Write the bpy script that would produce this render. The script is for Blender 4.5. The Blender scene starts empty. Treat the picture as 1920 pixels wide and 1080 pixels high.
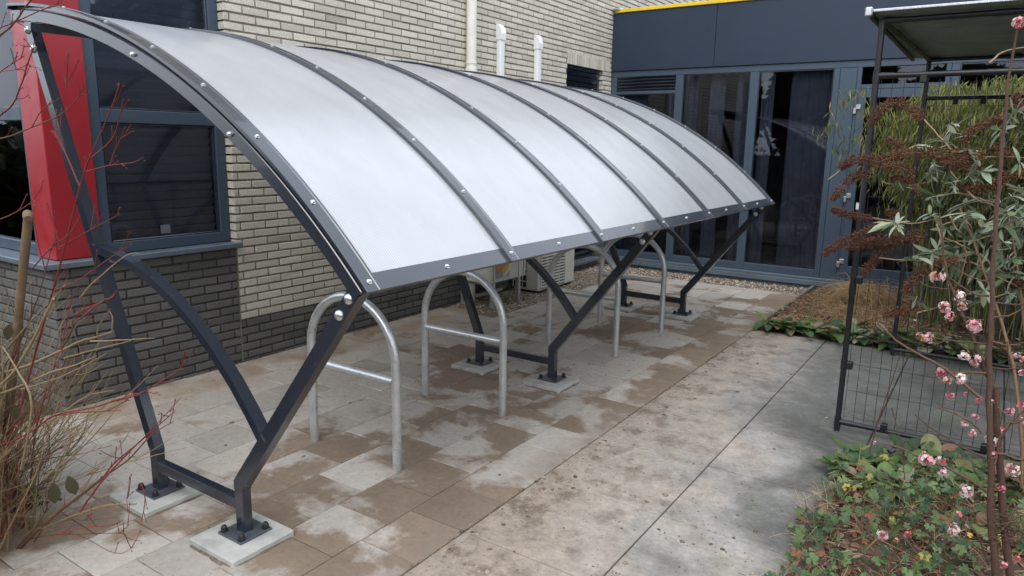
import bpy, math, random
from mathutils import Vector, Matrix
random.seed(7)
R_ = math.radians
sc = bpy.context.scene
COL = sc.collection
# ------------------------------------------------------------------ camera
CF = Vector((-0.5474431, 0.81351234, -0.19622366)); CR = Vector((0.82763022, 0.56101934, 0.01689756)); CU = Vector((-0.12383164, 0.15315018, 0.98041356))
CC = Vector((2.5063, -1.6953, 1.70)); FPX = 1336.519
cd = bpy.data.cameras.new('camera'); cam = bpy.data.objects.new('camera', cd); COL.objects.link(cam)
cd.sensor_width = 36; cd.lens = FPX / 1920 * 36; cd.clip_start = 0.05; cd.clip_end = 500
m = Matrix((CR, CU, -CF)).transposed().to_4x4(); m.translation = CC; cam.matrix_world = m
sc.camera = cam
# ------------------------------------------------------------------ sky and sun (overcast)
w = bpy.data.worlds.new('World'); sc.world = w; w.use_nodes = True
nt = w.node_tree; bg = nt.nodes['Background']; bg.inputs[1].default_value = 0.15
sky = nt.nodes.new('ShaderNodeTexSky'); sky.sky_type = 'NISHITA'; sky.sun_disc = False
sky.sun_elevation = R_(52); sky.sun_rotation = R_(160); sky.air_density = 1.0; sky.dust_density = 4.0; sky.ozone_density = 1.0
hs = nt.nodes.new('ShaderNodeHueSaturation'); hs.inputs['Saturation'].default_value = 0.30
nt.links.new(sky.outputs[0], hs.inputs['Color']); ov = nt.nodes.new('ShaderNodeMix'); ov.data_type = 'RGBA'; ov.inputs[0].default_value = .55   # closed cloud layer over the clear sky
ov.inputs[7].default_value = (7.4, 8.0, 8.9, 1)
nt.links.new(hs.outputs[0], ov.inputs[6]); nt.links.new(ov.outputs[2], bg.inputs[0])
sd = bpy.data.lights.new('sun', 'SUN'); sd.energy = 0.5; sd.angle = R_(50); sd.color = (1, .985, .96)
so = bpy.data.objects.new('sun', sd); COL.objects.link(so)
az, el = R_(160), R_(52)
sv = Vector((math.sin(az) * math.cos(el), math.cos(az) * math.cos(el), math.sin(el)))
so.rotation_euler = (-sv).to_track_quat('-Z', 'Y').to_euler()
vs = sc.view_settings; vs.view_transform = 'Standard'; vs.look = 'None'; vs.gamma = 1; vs.exposure = 0.95
sc.render.engine = 'CYCLES'

# ------------------------------------------------------------------ helpers
def at(px, py, ax, val):
    d = CF + CR * ((px - 960) / FPX) - CU * ((py - 540) / FPX)
    t = (val - CC[ax]) / d[ax]
    return CC + d * t
def V(*a): return Vector(a)
class MB:
    def __init__(s): s.v = []; s.f = []; s.mi = []; s.sm = []; s.c = []
    def add(s, vs_, fs, mat=0, smooth=False, col=(1, 1, 1)):
        b = len(s.v); s.v.extend([tuple(x) for x in vs_]); s.c.extend([col] * len(vs_))
        for f in fs: s.f.append([b + i for i in f]); s.mi.append(mat); s.sm.append(smooth)
    def box(s, x0, x1, y0, y1, z0, z1, mat=0, col=(1, 1, 1), bev=0.0):
        if bev <= 0:
            s.add([(x0,y0,z0),(x1,y0,z0),(x1,y1,z0),(x0,y1,z0),(x0,y0,z1),(x1,y0,z1),(x1,y1,z1),(x0,y1,z1)],
                  [(0,3,2,1),(4,5,6,7),(0,1,5,4),(1,2,6,5),(2,3,7,6),(3,0,4,7)], mat, False, col)
        else:
            s.bbox(Vector(((x0+x1)/2,(y0+y1)/2,(z0+z1)/2)), V(1,0,0), V(0,1,0), V(0,0,1), (x1-x0)/2, (y1-y0)/2, (z1-z0)/2, bev, mat, col)
    def bbox(s, c, X, Y, Z, a, b, d, bev=0.002, mat=0, col=(1, 1, 1)):
        # chamfered box: 24 verts
        vs_ = []; idx = {}
        for sx in (-1, 1):
            for sy in (-1, 1):
                for sz in (-1, 1):
                    for k in range(3):
                        p = [sx*(a-bev), sy*(b-bev), sz*(d-bev)]
                        p[k] = (sx*a, sy*b, sz*d)[k]
                        idx[(sx,sy,sz,k)] = len(vs_); vs_.append(c + X*p[0] + Y*p[1] + Z*p[2])
        fs = []
        q = [(-1,-1),(1,-1),(1,1),(-1,1)]
        for sx in (-1, 1):
            f = [idx[(sx,u,v,0)] for u, v in q]; fs.append(f if sx > 0 else f[::-1])
            f = [idx[(u,sx,v,1)] for u, v in q]; fs.append(f[::-1] if sx > 0 else f)
            f = [idx[(u,v,sx,2)] for u, v in q]; fs.append(f if sx > 0 else f[::-1])
        for s1 in (-1, 1):
            for s2 in (-1, 1):
                fs.append([idx[(s1,s2,-1,0)],idx[(s1,s2,1,0)],idx[(s1,s2,1,1)],idx[(s1,s2,-1,1)]])
                fs.append([idx[(s1,-1,s2,0)],idx[(s1,1,s2,0)],idx[(s1,1,s2,2)],idx[(s1,-1,s2,2)]])
                fs.append([idx[(-1,s1,s2,1)],idx[(1,s1,s2,1)],idx[(1,s1,s2,2)],idx[(-1,s1,s2,2)]])
        for sx in (-1,1):
            for sy in (-1,1):
                for sz in (-1,1): fs.append([idx[(sx,sy,sz,0)],idx[(sx,sy,sz,1)],idx[(sx,sy,sz,2)]])
        s.add(vs_, fs, mat, False, col)
    def bar(s, p, q, wid, hei, side=None, mat=0, col=(1,1,1), bev=0.003, ext=0):
        p = Vector(p); q = Vector(q); d = (q - p); L = d.length; d.normalize()
        side = Vector(side) if side is not None else V(0,1,0)
        Y = (side - d * side.dot(d)).normalized(); Z = d.cross(Y)
        s.bbox((p+q)/2, d, Y, Z, L/2+ext, wid/2, hei/2, bev, mat, col)
    def tube(s, pts, r, n=10, mat=0, col=(1,1,1), caps=True, smooth=True, radii=None, cols=None):
        pts = [Vector(p) for p in pts]; N = len(pts); vs_ = []; fs = []
        prev = None
        for i, p in enumerate(pts):
            t = (pts[min(i+1, N-1)] - pts[max(i-1, 0)])
            if t.length < 1e-9: t = V(0,0,1)
            t.normalize()
            if prev is None:
                a = V(0,0,1) if abs(t.z) < .9 else V(1,0,0)
                u = t.cross(a).normalized()
            else: u = (prev - t * prev.dot(t)); u = u.normalized() if u.length > 1e-6 else t.orthogonal().normalized()
            prev = u; v = t.cross(u); rr = radii[i] if radii else r
            for k in range(n):
                an = 2*math.pi*k/n; vs_.append(p + (u*math.cos(an) + v*math.sin(an))*rr)
        for i in range(N-1):
            for k in range(n):
                fs.append((i*n+k, i*n+(k+1)%n, (i+1)*n+(k+1)%n, (i+1)*n+k))
        s.add(vs_, fs, mat, smooth, col)
        if caps:
            s.add(vs_[:n], [tuple(range(n))[::-1]], mat, False, col); s.add(vs_[-n:], [tuple(range(n))], mat, False, col)
    def lathe(s, c, ax, prof, n=12, mat=0, col=(1,1,1), smooth=True):
        ax = Vector(ax).normalized(); u = ax.orthogonal().normalized(); v = ax.cross(u); c = Vector(c); vs_ = []; fs = []
        for h, r in prof:
            for k in range(n):
                an = 2*math.pi*k/n; vs_.append(c + ax*h + (u*math.cos(an)+v*math.sin(an))*r)
        for i in range(len(prof)-1):
            for k in range(n): fs.append((i*n+k, i*n+(k+1)%n, (i+1)*n+(k+1)%n, (i+1)*n+k))
        s.add(vs_, fs, mat, smooth, col); s.add(vs_[-n:], [tuple(range(n))], mat, False, col)
    def quad(s, a, b, c, d, mat=0, col=(1,1,1)): s.add([a,b,c,d], [(0,1,2,3)], mat, False, col)
    def build(s, name, mats, parent=None, off=(0,0,0), loc=None):
        me = bpy.data.meshes.new(name)
        off = Vector(off)
        if parent is not None:          # children are written in world coordinates of their thing
            off = Vector((0,0,0)); q = parent
            while q is not None: off = off + q.location; q = q.parent
        me.from_pydata([(x-off.x, y-off.y, z-off.z) for x, y, z in s.v], [], s.f)
        if not isinstance(mats, (list, tuple)): mats = [mats]
        for mm in mats: me.materials.append(mm)
        me.polygons.foreach_set('material_index', s.mi); me.polygons.foreach_set('use_smooth', s.sm)
        ca = me.color_attributes.new('tint', 'FLOAT_COLOR', 'POINT')
        flat = []
        for c in s.c: flat.extend((c[0], c[1], c[2], 1.0))
        ca.data.foreach_set('color', flat)
        me.update()
        o = bpy.data.objects.new(name, me); COL.objects.link(o)
        if parent is not None: o.parent = parent
        else: o.location = off if loc is None else loc
        return o
def tag(o, label=None, cat=None, group=None, kind=None):
    if label: o['label'] = label
    if cat: o['category'] = cat
    if group: o['group'] = group
    if kind: o['kind'] = kind
    return o
def empty(name, loc, label, cat, group=None):
    o = bpy.data.objects.new(name, None); COL.objects.link(o); o.location = loc; o.empty_display_size = .1
    return tag(o, label, cat, group)
def copy_tree(o, parent=None):
    c = o.copy(); COL.objects.link(c); c.parent = parent
    for ch in [x for x in bpy.data.objects if x.parent == o]: copy_tree(ch, c)
    return c

# ------------------------------------------------------------------ materials
def newmat(name):
    m_ = bpy.data.materials.new(name); m_.use_nodes = True
    return m_, m_.node_tree, m_.node_tree.nodes['Principled BSDF']
def N(nt_, t, **kw):
    n = nt_.nodes.new(t)
    for k, v in kw.items():
        if k.startswith('i_'):
            n.inputs[int(k[2:]) if k[2:].isdigit() else k[2:].replace('_', ' ')].default_value = v
        else: setattr(n, k, v)
    return n
def ramp(nt_, stops, inter='LINEAR'):
    r = nt_.nodes.new('ShaderNodeValToRGB'); r.color_ramp.interpolation = inter
    e = r.color_ramp.elements
    while len(e) < len(stops): e.new(.5)
    for el_, (p, c) in zip(e, stops): el_.position = p; el_.color = (c, c, c, 1) if isinstance(c, (int, float)) else (*c, 1)
    return r
def obj_noise(nt_, scale, detail=4, rough=.55, vec=None, dist=0):
    n = N(nt_, 'ShaderNodeTexNoise'); n.inputs['Scale'].default_value = scale; n.inputs['Detail'].default_value = detail
    n.inputs['Roughness'].default_value = rough; n.inputs['Distortion'].default_value = dist
    if vec is None:
        tc = N(nt_, 'ShaderNodeTexCoord'); vec = tc.outputs['Object']
    nt_.links.new(vec, n.inputs['Vector']); return n
def mixc(nt_, fac, a, b, mode='MIX'):
    mx = N(nt_, 'ShaderNodeMix', data_type='RGBA', blend_type=mode)
    for sock, v in ((0, fac), (6, a), (7, b)):
        if hasattr(v, 'links') or hasattr(v, 'is_linked'): nt_.links.new(v, mx.inputs[sock])
        else: mx.inputs[sock].default_value = v if sock == 0 else (*v, 1)
    return mx.outputs[2]
def bump(nt_, bs, hsock, strength, dist=.01):
    b = N(nt_, 'ShaderNodeBump'); b.inputs['Strength'].default_value = strength; b.inputs['Distance'].default_value = dist
    nt_.links.new(hsock, b.inputs['Height']); nt_.links.new(b.outputs[0], bs.inputs['Normal'])
def paint(name, col, rough=.4, spec=.5, metal=0., var=.12, vscale=6, bstr=0.0, coat=0., rv=1.):
    m_, t, b = newmat(name)
    n = obj_noise(t, vscale, 6, .65); r = ramp(t, [(.3, 1-var), (.7, 1+var)])
    t.links.new(n.outputs[0], r.inputs[0])
    c = mixc(t, 1.0, col, r.outputs[0], 'MULTIPLY'); t.links.new(c, b.inputs['Base Color'])
    n2 = obj_noise(t, vscale*5, 3, .6); r2 = ramp(t, [(.3, max(0, rough-.08*rv)), (.75, min(1, rough+.14*rv))])
    t.links.new(n2.outputs[0], r2.inputs[0]); t.links.new(r2.outputs[0], b.inputs['Roughness'])
    b.inputs['Metallic'].default_value = metal; b.inputs['Specular IOR Level'].default_value = spec
    b.inputs['Coat Weight'].default_value = coat
    if bstr: bump(t, b, n2.outputs[0], bstr, .003)
    return m_
def tinted(name, rough=.7, nscale=60, var=.25, bstr=.4, bdist=.004, spec=.3, trans=0.0):
    m_, t, b = newmat(name)
    at_ = N(t, 'ShaderNodeAttribute', attribute_name='tint')
    n = obj_noise(t, nscale, 6, .7); r = ramp(t, [(.25, 1-var), (.75, 1+var)])
    t.links.new(n.outputs[0], r.inputs[0])
    c = mixc(t, 1.0, at_.outputs['Color'], r.outputs[0], 'MULTIPLY'); t.links.new(c, b.inputs['Base Color'])
    b.inputs['Roughness'].default_value = rough; b.inputs['Specular IOR Level'].default_value = spec
    if bstr: bump(t, b, n.outputs[0], bstr, bdist)
    if trans:
        tr = N(t, 'ShaderNodeBsdfTranslucent'); t.links.new(c, tr.inputs[0])
        mx = N(t, 'ShaderNodeMixShader'); mx.inputs[0].default_value = trans
        t.links.new(b.outputs[0], mx.inputs[1]); t.links.new(tr.outputs[0], mx.inputs[2])
        t.links.new(mx.outputs[0], t.nodes['Material Output'].inputs[0])
    return m_
M = {}
M['anthracite'] = paint('anthracite_powder_coat', (.0115, .0175, .029), .24, .9, var=.05, vscale=1.5, coat=.35, rv=.2)
_t = M['anthracite'].node_tree; _b = _t.nodes['Principled BSDF']; _s = obj_noise(_t, 70, 3, .6); _r = ramp(_t, [(.70, 0.), (.76, .55)]); _t.links.new(_s.outputs[0], _r.inputs[0])
_c = mixc(_t, _r.outputs[0], _b.inputs['Base Color'].links[0].from_socket, (.16, .17, .18)); _t.links.new(_c, _b.inputs['Base Color'])   # dust and scuffs
M['plate'] = paint('scuffed_base_plate', (.055, .065, .08), .35, .8, var=.45, vscale=18)
M['frame'] = paint('blue_grey_frame_paint', (.045, .070, .102), .42, .45, var=.08, vscale=2)
M['fascia'] = paint('dark_blue_fascia', (.017, .030, .055), .45, .4, var=.07, vscale=1.2)
M['sill'] = paint('sill_metal', (.10, .13, .16), .35, .5, var=.15, vscale=5)
M['yellow'] = paint('yellow_trim_paint', (.72, .50, .02), .45, var=.1)
M['red'] = paint('red_cladding', (.30, .012, .020), .38, .6, var=.06, vscale=2)
M['galv'] = paint('galvanised_steel', (.60, .63, .64), .34, .5, metal=.75, var=.16, vscale=14, bstr=.06)
M['zinc'] = paint('zinc_screw', (.62, .64, .66), .28, .5, metal=.9, var=.15, vscale=40)
M['bolt_black'] = paint('black_nut', (.012, .012, .014), .35)
M['black_tube'] = paint('black_tube_paint', (.010, .011, .014), .38, .5, var=.2, vscale=8)
M['white_pvc'] = paint('cream_pvc', (.68, .66, .60), .4, var=.08, vscale=5)
M['white_pvc2'] = paint('white_pvc', (.74, .76, .76), .35, var=.05, vscale=5)
M['ac'] = paint('ac_casing', (.60, .59, .53), .5, var=.08, vscale=5)
M['darkgrille'] = paint('dark_grille', (.014, .015, .016), .6)
M['blind'] = paint('dark_slats', (.21, .225, .25), .45, var=.15, vscale=4)
M['interior'] = paint('dark_room', (.05, .05, .06), .9, .1, var=.3, vscale=1)
M['curtain'] = paint('grey_curtain', (.11, .115, .135), .9, .1, var=.25, vscale=3)
M['wood'] = paint('weathered_wood', (.17, .115, .07), .7, .2, var=.3, vscale=14, bstr=.3)
M['board'] = paint('edging_board', (.17, .15, .13), .85, .2, var=.35, vscale=12, bstr=.5)
M['brick'] = tinted('rough_brick', .9, 110, .42, 1., .006, .15)
M['leaf'] = tinted('leaf', .5, 40, .18, .2, .002, .4, .25)
M['bark'] = tinted('bark', .7, 90, .35, .5, .002, .3)
M['petal'] = tinted('petal', .6, 40, .1, 0, .002, .2, .3)
M['stone'] = tinted('pebbles', .75, 50, .3, .3, .003, .3)
M['sticker'] = tinted('sticker', .4, 10, .05, 0)

def mk_glass(name, tint=(.80, .83, .88)):
    m_ = bpy.data.materials.new(name); m_.use_nodes = True; t = m_.node_tree; t.nodes.clear()
    out = N(t, 'ShaderNodeOutputMaterial'); tr = N(t, 'ShaderNodeBsdfTransparent'); tr.inputs[0].default_value = (*tint, 1)
    gl = N(t, 'ShaderNodeBsdfGlossy'); gl.inputs['Roughness'].default_value = .015; gl.inputs[0].default_value = (.9, .92, 1, 1)
    fr = N(t, 'ShaderNodeFresnel'); fr.inputs[0].default_value = 1.46
    mx = N(t, 'ShaderNodeMixShader'); n = obj_noise(t, .9, 2)
    b = N(t, 'ShaderNodeBump'); b.inputs['Strength'].default_value = .02; b.inputs['Distance'].default_value = .02
    t.links.new(n.outputs[0], b.inputs['Height']); t.links.new(b.outputs[0], gl.inputs['Normal'])
    t.links.new(fr.outputs[0], mx.inputs[0]); t.links.new(tr.outputs[0], mx.inputs[1]); t.links.new(gl.outputs[0], mx.inputs[2])
    t.links.new(mx.outputs[0], out.inputs[0]); return m_
M['glass'] = mk_glass('window_glass')

def mk_poly():
    m_, t, b = newmat('opal_twinwall_sheet')
    tc = N(t, 'ShaderNodeTexCoord'); mp = N(t, 'ShaderNodeMapping'); mp.inputs['Scale'].default_value = (0.35, .6, .35)
    t.links.new(tc.outputs['Object'], mp.inputs[0])
    wv = N(t, 'ShaderNodeTexWave', bands_direction='Y'); wv.inputs['Scale'].default_value = 26; wv.inputs['Distortion'].default_value = .25
    t.links.new(tc.outputs['Object'], wv.inputs[0])
    n = obj_noise(t, 9, 5, .6, mp.outputs[0]); r = ramp(t, [(.3, (.60, .615, .645)), (.75, (.67, .685, .71))]); t.links.new(n.outputs[0], r.inputs[0])
    wr = ramp(t, [(0, .84), (1, 1.05)]); t.links.new(wv.outputs[1], wr.inputs[0])
    c = mixc(t, 1., r.outputs[0], wr.outputs[0], 'MULTIPLY'); t.links.new(c, b.inputs['Base Color'])
    rr = ramp(t, [(.3, .13), (.8, .19)]); t.links.new(n.outputs[0], rr.inputs[0]); t.links.new(rr.outputs[0], b.inputs['Roughness'])
    b.inputs['Specular IOR Level'].default_value = 1.0; b.inputs['IOR'].default_value = 2.3
    bump(t, b, wv.outputs[1], .10, .003)
    tr = N(t, 'ShaderNodeBsdfTranslucent'); t.links.new(c, tr.inputs[0])
    mx = N(t, 'ShaderNodeMixShader'); mx.inputs[0].default_value = .36
    t.links.new(b.outputs[0], mx.inputs[1]); t.links.new(tr.outputs[0], mx.inputs[2]); t.links.new(mx.outputs[0], t.nodes['Material Output'].inputs[0])
    return m_
M['poly'] = mk_poly()

def mk_tiles():
    m_, t, b = newmat('concrete_tiles_with_sand')
    tc = N(t, 'ShaderNodeTexCoord'); at_ = N(t, 'ShaderNodeAttribute', attribute_name='tint')
    sp = N(t, 'ShaderNodeSeparateXYZ'); t.links.new(tc.outputs['Object'], sp.inputs[0])
    sc_ = N(t, 'ShaderNodeSeparateColor'); t.links.new(at_.outputs['Color'], sc_.inputs[0])
    # tile offset vector
    vm = N(t, 'ShaderNodeVectorMath', operation='SCALE'); vm.inputs['Scale'].default_value = .13; t.links.new(at_.outputs['Color'], vm.inputs[0])
    va = N(t, 'ShaderNodeVectorMath', operation='ADD'); t.links.new(tc.outputs['Object'], va.inputs[0]); t.links.new(vm.outputs[0], va.inputs[1])
    n = obj_noise(t, 1.9, 6, .55, va.outputs[0], .35)
    big = obj_noise(t, .55, 2, .5)
    fine0 = obj_noise(t, 5, 6, .65)
    hf = obj_noise(t, 16, 6, .7)
    a1 = N(t, 'ShaderNodeMath', operation='MULTIPLY_ADD'); t.links.new(sc_.outputs[1], a1.inputs[0]); a1.inputs[1].default_value = .12; t.links.new(n.outputs[0], a1.inputs[2])
    a2 = N(t, 'ShaderNodeMath', operation='MULTIPLY_ADD'); t.links.new(big.outputs[0], a2.inputs[0]); a2.inputs[1].default_value = .35; t.links.new(a1.outputs[0], a2.inputs[2])
    gx = N(t, 'ShaderNodeMapRange'); gx.inputs[1].default_value = -1.6; gx.inputs[2].default_value = .8; gx.inputs[3].default_value = .07; gx.inputs[4].default_value = -.05
    t.links.new(sp.outputs[0], gx.inputs[0])
    a3 = N(t, 'ShaderNodeMath', operation='ADD'); t.links.new(a2.outputs[0], a3.inputs[0]); t.links.new(gx.outputs[0], a3.inputs[1])
    a4 = N(t, 'ShaderNodeMath', operation='MULTIPLY_ADD'); t.links.new(hf.outputs[0], a4.inputs[0]); a4.inputs[1].default_value = .16; t.links.new(a3.outputs[0], a4.inputs[2])
    r = ramp(t, [(.75, 0.), (.785, .5), (.83, 1.)]); t.links.new(a4.outputs[0], r.inputs[0])
    fine = obj_noise(t, 38, 8, .7); fr = ramp(t, [(.3, .82), (.7, 1.12)]); t.links.new(fine.outputs[0], fr.inputs[0])
    brown = mixc(t, fine0.outputs[0], (.165, .122, .088), (.265, .208, .155))
    pale = mixc(t, fine0.outputs[0], (.34, .31, .275), (.46, .425, .38))
    c = mixc(t, r.outputs[0], brown, pale)
    c = mixc(t, 1., c, fr.outputs[0], 'MULTIPLY')
    tr_ = ramp(t, [(0, .86), (1, 1.1)]); t.links.new(sc_.outputs[2], tr_.inputs[0]); c = mixc(t, 1., c, tr_.outputs[0], 'MULTIPLY')
    # drip spots
    wn = obj_noise(t, 7, 3); vv = N(t, 'ShaderNodeVectorMath', operation='MULTIPLY_ADD'); t.links.new(wn.outputs[1], vv.inputs[0]); vv.inputs[1].default_value = (.09, .09, .0); t.links.new(tc.outputs['Object'], vv.inputs[2])
    vo = N(t, 'ShaderNodeTexVoronoi'); vo.inputs['Scale'].default_value = 7.5; t.links.new(vv.outputs[0], vo.inputs[0])
    rv = ramp(t, [(.07, 0.), (.10, 1.)]); t.links.new(vo.outputs[0], rv.inputs[0])
    c = mixc(t, rv.outputs[0], (.16, .12, .09), c)
    vo2 = N(t, 'ShaderNodeTexVoronoi'); vo2.inputs['Scale'].default_value = 23; t.links.new(vv.outputs[0], vo2.inputs[0])
    rv2 = ramp(t, [(.055, .35), (.085, 1.)]); t.links.new(vo2.outputs[0], rv2.inputs[0]); c = mixc(t, 1., c, rv2.outputs[0], 'MULTIPLY')
    # sand in a band beside the brick wall and dirt along the edge of the large slabs
    for (x0, x1, col, w_) in ((-1.55, -1.95, (.26, .185, .12), .9), (.52, .70, (.20, .16, .125), .75)):
        mr = N(t, 'ShaderNodeMapRange'); mr.inputs[1].default_value = x0; mr.inputs[2].default_value = x1; t.links.new(sp.outputs[0], mr.inputs[0])
        mm = N(t, 'ShaderNodeMath', operation='MULTIPLY'); t.links.new(mr.outputs[0], mm.inputs[0]); n5 = obj_noise(t, 3.5, 5); r5 = ramp(t, [(.35, 0.), (.6, w_)]); t.links.new(n5.outputs[0], r5.inputs[0]); t.links.new(r5.outputs[0], mm.inputs[1])
        c = mixc(t, mm.outputs[0], c, col)
    t.links.new(c, b.inputs['Base Color']); b.inputs['Roughness'].default_value = .82; b.inputs['Specular IOR Level'].default_value = .3
    bump(t, b, fine.outputs[0], .35, .003); return m_
M['tiles'] = mk_tiles()

def mk_slabs():
    m_, t, b = newmat('large_concrete_slabs')
    tc = N(t, 'ShaderNodeTexCoord'); sp = N(t, 'ShaderNodeSeparateXYZ'); t.links.new(tc.outputs['Object'], sp.inputs[0])
    at_ = N(t, 'ShaderNodeAttribute', attribute_name='tint'); sc_ = N(t, 'ShaderNodeSeparateColor'); t.links.new(at_.outputs['Color'], sc_.inputs[0])
    n1 = obj_noise(t, 1.6, 7, .62, None, .4); n2 = obj_noise(t, 6, 8, .7); n3 = obj_noise(t, 45, 6, .7)
    # x driven: sandy pink -> grey -> dark
    a = N(t, 'ShaderNodeMath', operation='MULTIPLY_ADD'); t.links.new(n1.outputs[0], a.inputs[0]); a.inputs[1].default_value = 1.9; t.links.new(sp.outputs[0], a.inputs[2])
    yy = N(t, 'ShaderNodeMapRange'); yy.inputs[1].default_value = .5; yy.inputs[2].default_value = 3.0; yy.inputs[3].default_value = -.35; yy.inputs[4].default_value = .12; t.links.new(sp.outputs[1], yy.inputs[0])
    a_ = N(t, 'ShaderNodeMath', operation='ADD'); t.links.new(a.outputs[0], a_.inputs[0]); t.links.new(yy.outputs[0], a_.inputs[1])
    mr = N(t, 'ShaderNodeMapRange'); mr.inputs[1].default_value = 1.25; mr.inputs[2].default_value = 4.2; t.links.new(a_.outputs[0], mr.inputs[0])
    r = ramp(t, [(.08, (.30, .25, .205)), (.26, (.33, .29, .25)), (.38, (.26, .248, .228)), (.48, (.15, .15, .138)), (.80, (.10, .103, .094))]); t.links.new(mr.outputs[0], r.inputs[0])
    c = r.outputs[0]
    # brown mud smears, strongest left
    r2 = ramp(t, [(.50, 0.), (.62, .8)]); t.links.new(n2.outputs[0], r2.inputs[0])
    fx = N(t, 'ShaderNodeMapRange'); fx.inputs[1].default_value = 2.0; fx.inputs[2].default_value = .8; t.links.new(sp.outputs[0], fx.inputs[0])
    mu = N(t, 'ShaderNodeMath', operation='MULTIPLY'); t.links.new(r2.outputs[0], mu.inputs[0]); t.links.new(fx.outputs[0], mu.inputs[1])
    c = mixc(t, mu.outputs[0], c, (.13, .098, .072))
    # pale lichen flecks on right
    n4 = obj_noise(t, 17, 6, .75); r4 = ramp(t, [(.60, 0.), (.70, .5)]); t.links.new(n4.outputs[0], r4.inputs[0]); c = mixc(t, r4.outputs[0], c, (.32, .32, .29))
    # moss tone
    n6 = obj_noise(t, 2.7, 5, .6); r6 = ramp(t, [(.55, 0.), (.75, .45)]); t.links.new(n6.outputs[0], r6.inputs[0])
    gx = N(t, 'ShaderNodeMapRange'); gx.inputs[1].default_value = 1.5; gx.inputs[2].default_value = 2.0; t.links.new(sp.outputs[0], gx.inputs[0])
    m6 = N(t, 'ShaderNodeMath', operation='MULTIPLY'); t.links.new(r6.outputs[0], m6.inputs[0]); t.links.new(gx.outputs[0], m6.inputs[1]); c = mixc(t, m6.outputs[0], c, (.16, .165, .09))
    n7 = obj_noise(t, 1.3, 6, .68, None, .8); r7 = ramp(t, [(.36, .62), (.5, 1.0), (.66, 1.25)]); t.links.new(n7.outputs[0], r7.inputs[0])
    g7 = N(t, 'ShaderNodeMapRange'); g7.inputs[1].default_value = 1.2; g7.inputs[2].default_value = 1.8; t.links.new(sp.outputs[0], g7.inputs[0])
    c = mixc(t, g7.outputs[0], c, mixc(t, 1., c, r7.outputs[0], 'MULTIPLY'))
    n8 = obj_noise(t, 9, 8, .75, None, .5); r8 = ramp(t, [(.36, .80), (.52, 1.), (.66, 1.16)]); t.links.new(n8.outputs[0], r8.inputs[0]); c = mixc(t, 1., c, r8.outputs[0], 'MULTIPLY')
    r3 = ramp(t, [(.28, .78), (.72, 1.16)]); t.links.new(n3.outputs[0], r3.inputs[0]); c = mixc(t, 1., c, r3.outputs[0], 'MULTIPLY')
    tr_ = ramp(t, [(0, .93), (1, 1.06)]); t.links.new(sc_.outputs[2], tr_.inputs[0]); c = mixc(t, 1., c, tr_.outputs[0], 'MULTIPLY')
    t.links.new(c, b.inputs['Base Color'])
    rr = ramp(t, [(.3, .85), (.6, .55)]); t.links.new(mr.outputs[0], rr.inputs[0]); t.links.new(rr.outputs[0], b.inputs['Roughness'])
    b.inputs['Specular IOR Level'].default_value = .35
    ad = N(t, 'ShaderNodeMath', operation='ADD'); t.links.new(n3.outputs[0], ad.inputs[0]); t.links.new(n4.outputs[0], ad.inputs[1])
    bump(t, b, ad.outputs[0], .45, .004); return m_
M['slabs'] = mk_slabs()
def mk_soil(name, c1, c2, sc1=14):
    m_, t, b = newmat(name)
    n = obj_noise(t, sc1, 9, .7); r = ramp(t, [(.3, c1), (.7, c2)]); t.links.new(n.outputs[0], r.inputs[0]); t.links.new(r.outputs[0], b.inputs['Base Color'])
    b.inputs['Roughness'].default_value = .95; b.inputs['Specular IOR Level'].default_value = .15; bump(t, b, n.outputs[0], 1., .03); return m_
M['soil'] = mk_soil('dark_soil', (.035, .025, .018), (.14, .105, .075))
M['sand'] = mk_soil('joint_sand', (.13, .105, .08), (.27, .22, .17), 30)
M['concrete'] = paint('pale_new_concrete', (.37, .375, .35), .8, .25, var=.30, vscale=7, bstr=.6)
M['mortar'] = paint('grey_mortar', (.22, .20, .165), .95, .1, var=.25, vscale=20, bstr=.5)
M['mortar_dark'] = paint('dark_mortar', (.065, .06, .054), .95, .1, var=.3, vscale=20, bstr=.5)
def mk_canopy():
    m_, t, b = newmat('corrugated_canopy_sheet')
    b.inputs['Base Color'].default_value = (.085, .10, .085, 1); b.inputs['Roughness'].default_value = .5
    n = obj_noise(t, 4, 5); r = ramp(t, [(.3, (.13, .155, .125)), (.7, (.20, .23, .19))]); t.links.new(n.outputs[0], r.inputs[0]); t.links.new(r.outputs[0], b.inputs['Base Color'])
    tr = N(t, 'ShaderNodeBsdfTranslucent'); t.links.new(r.outputs[0], tr.inputs[0]); mx = N(t, 'ShaderNodeMixShader'); mx.inputs[0].default_value = .16
    t.links.new(b.outputs[0], mx.inputs[1]); t.links.new(tr.outputs[0], mx.inputs[2]); t.links.new(mx.outputs[0], t.nodes['Material Output'].inputs[0]); return m_
M['canopy'] = mk_canopy()

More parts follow.
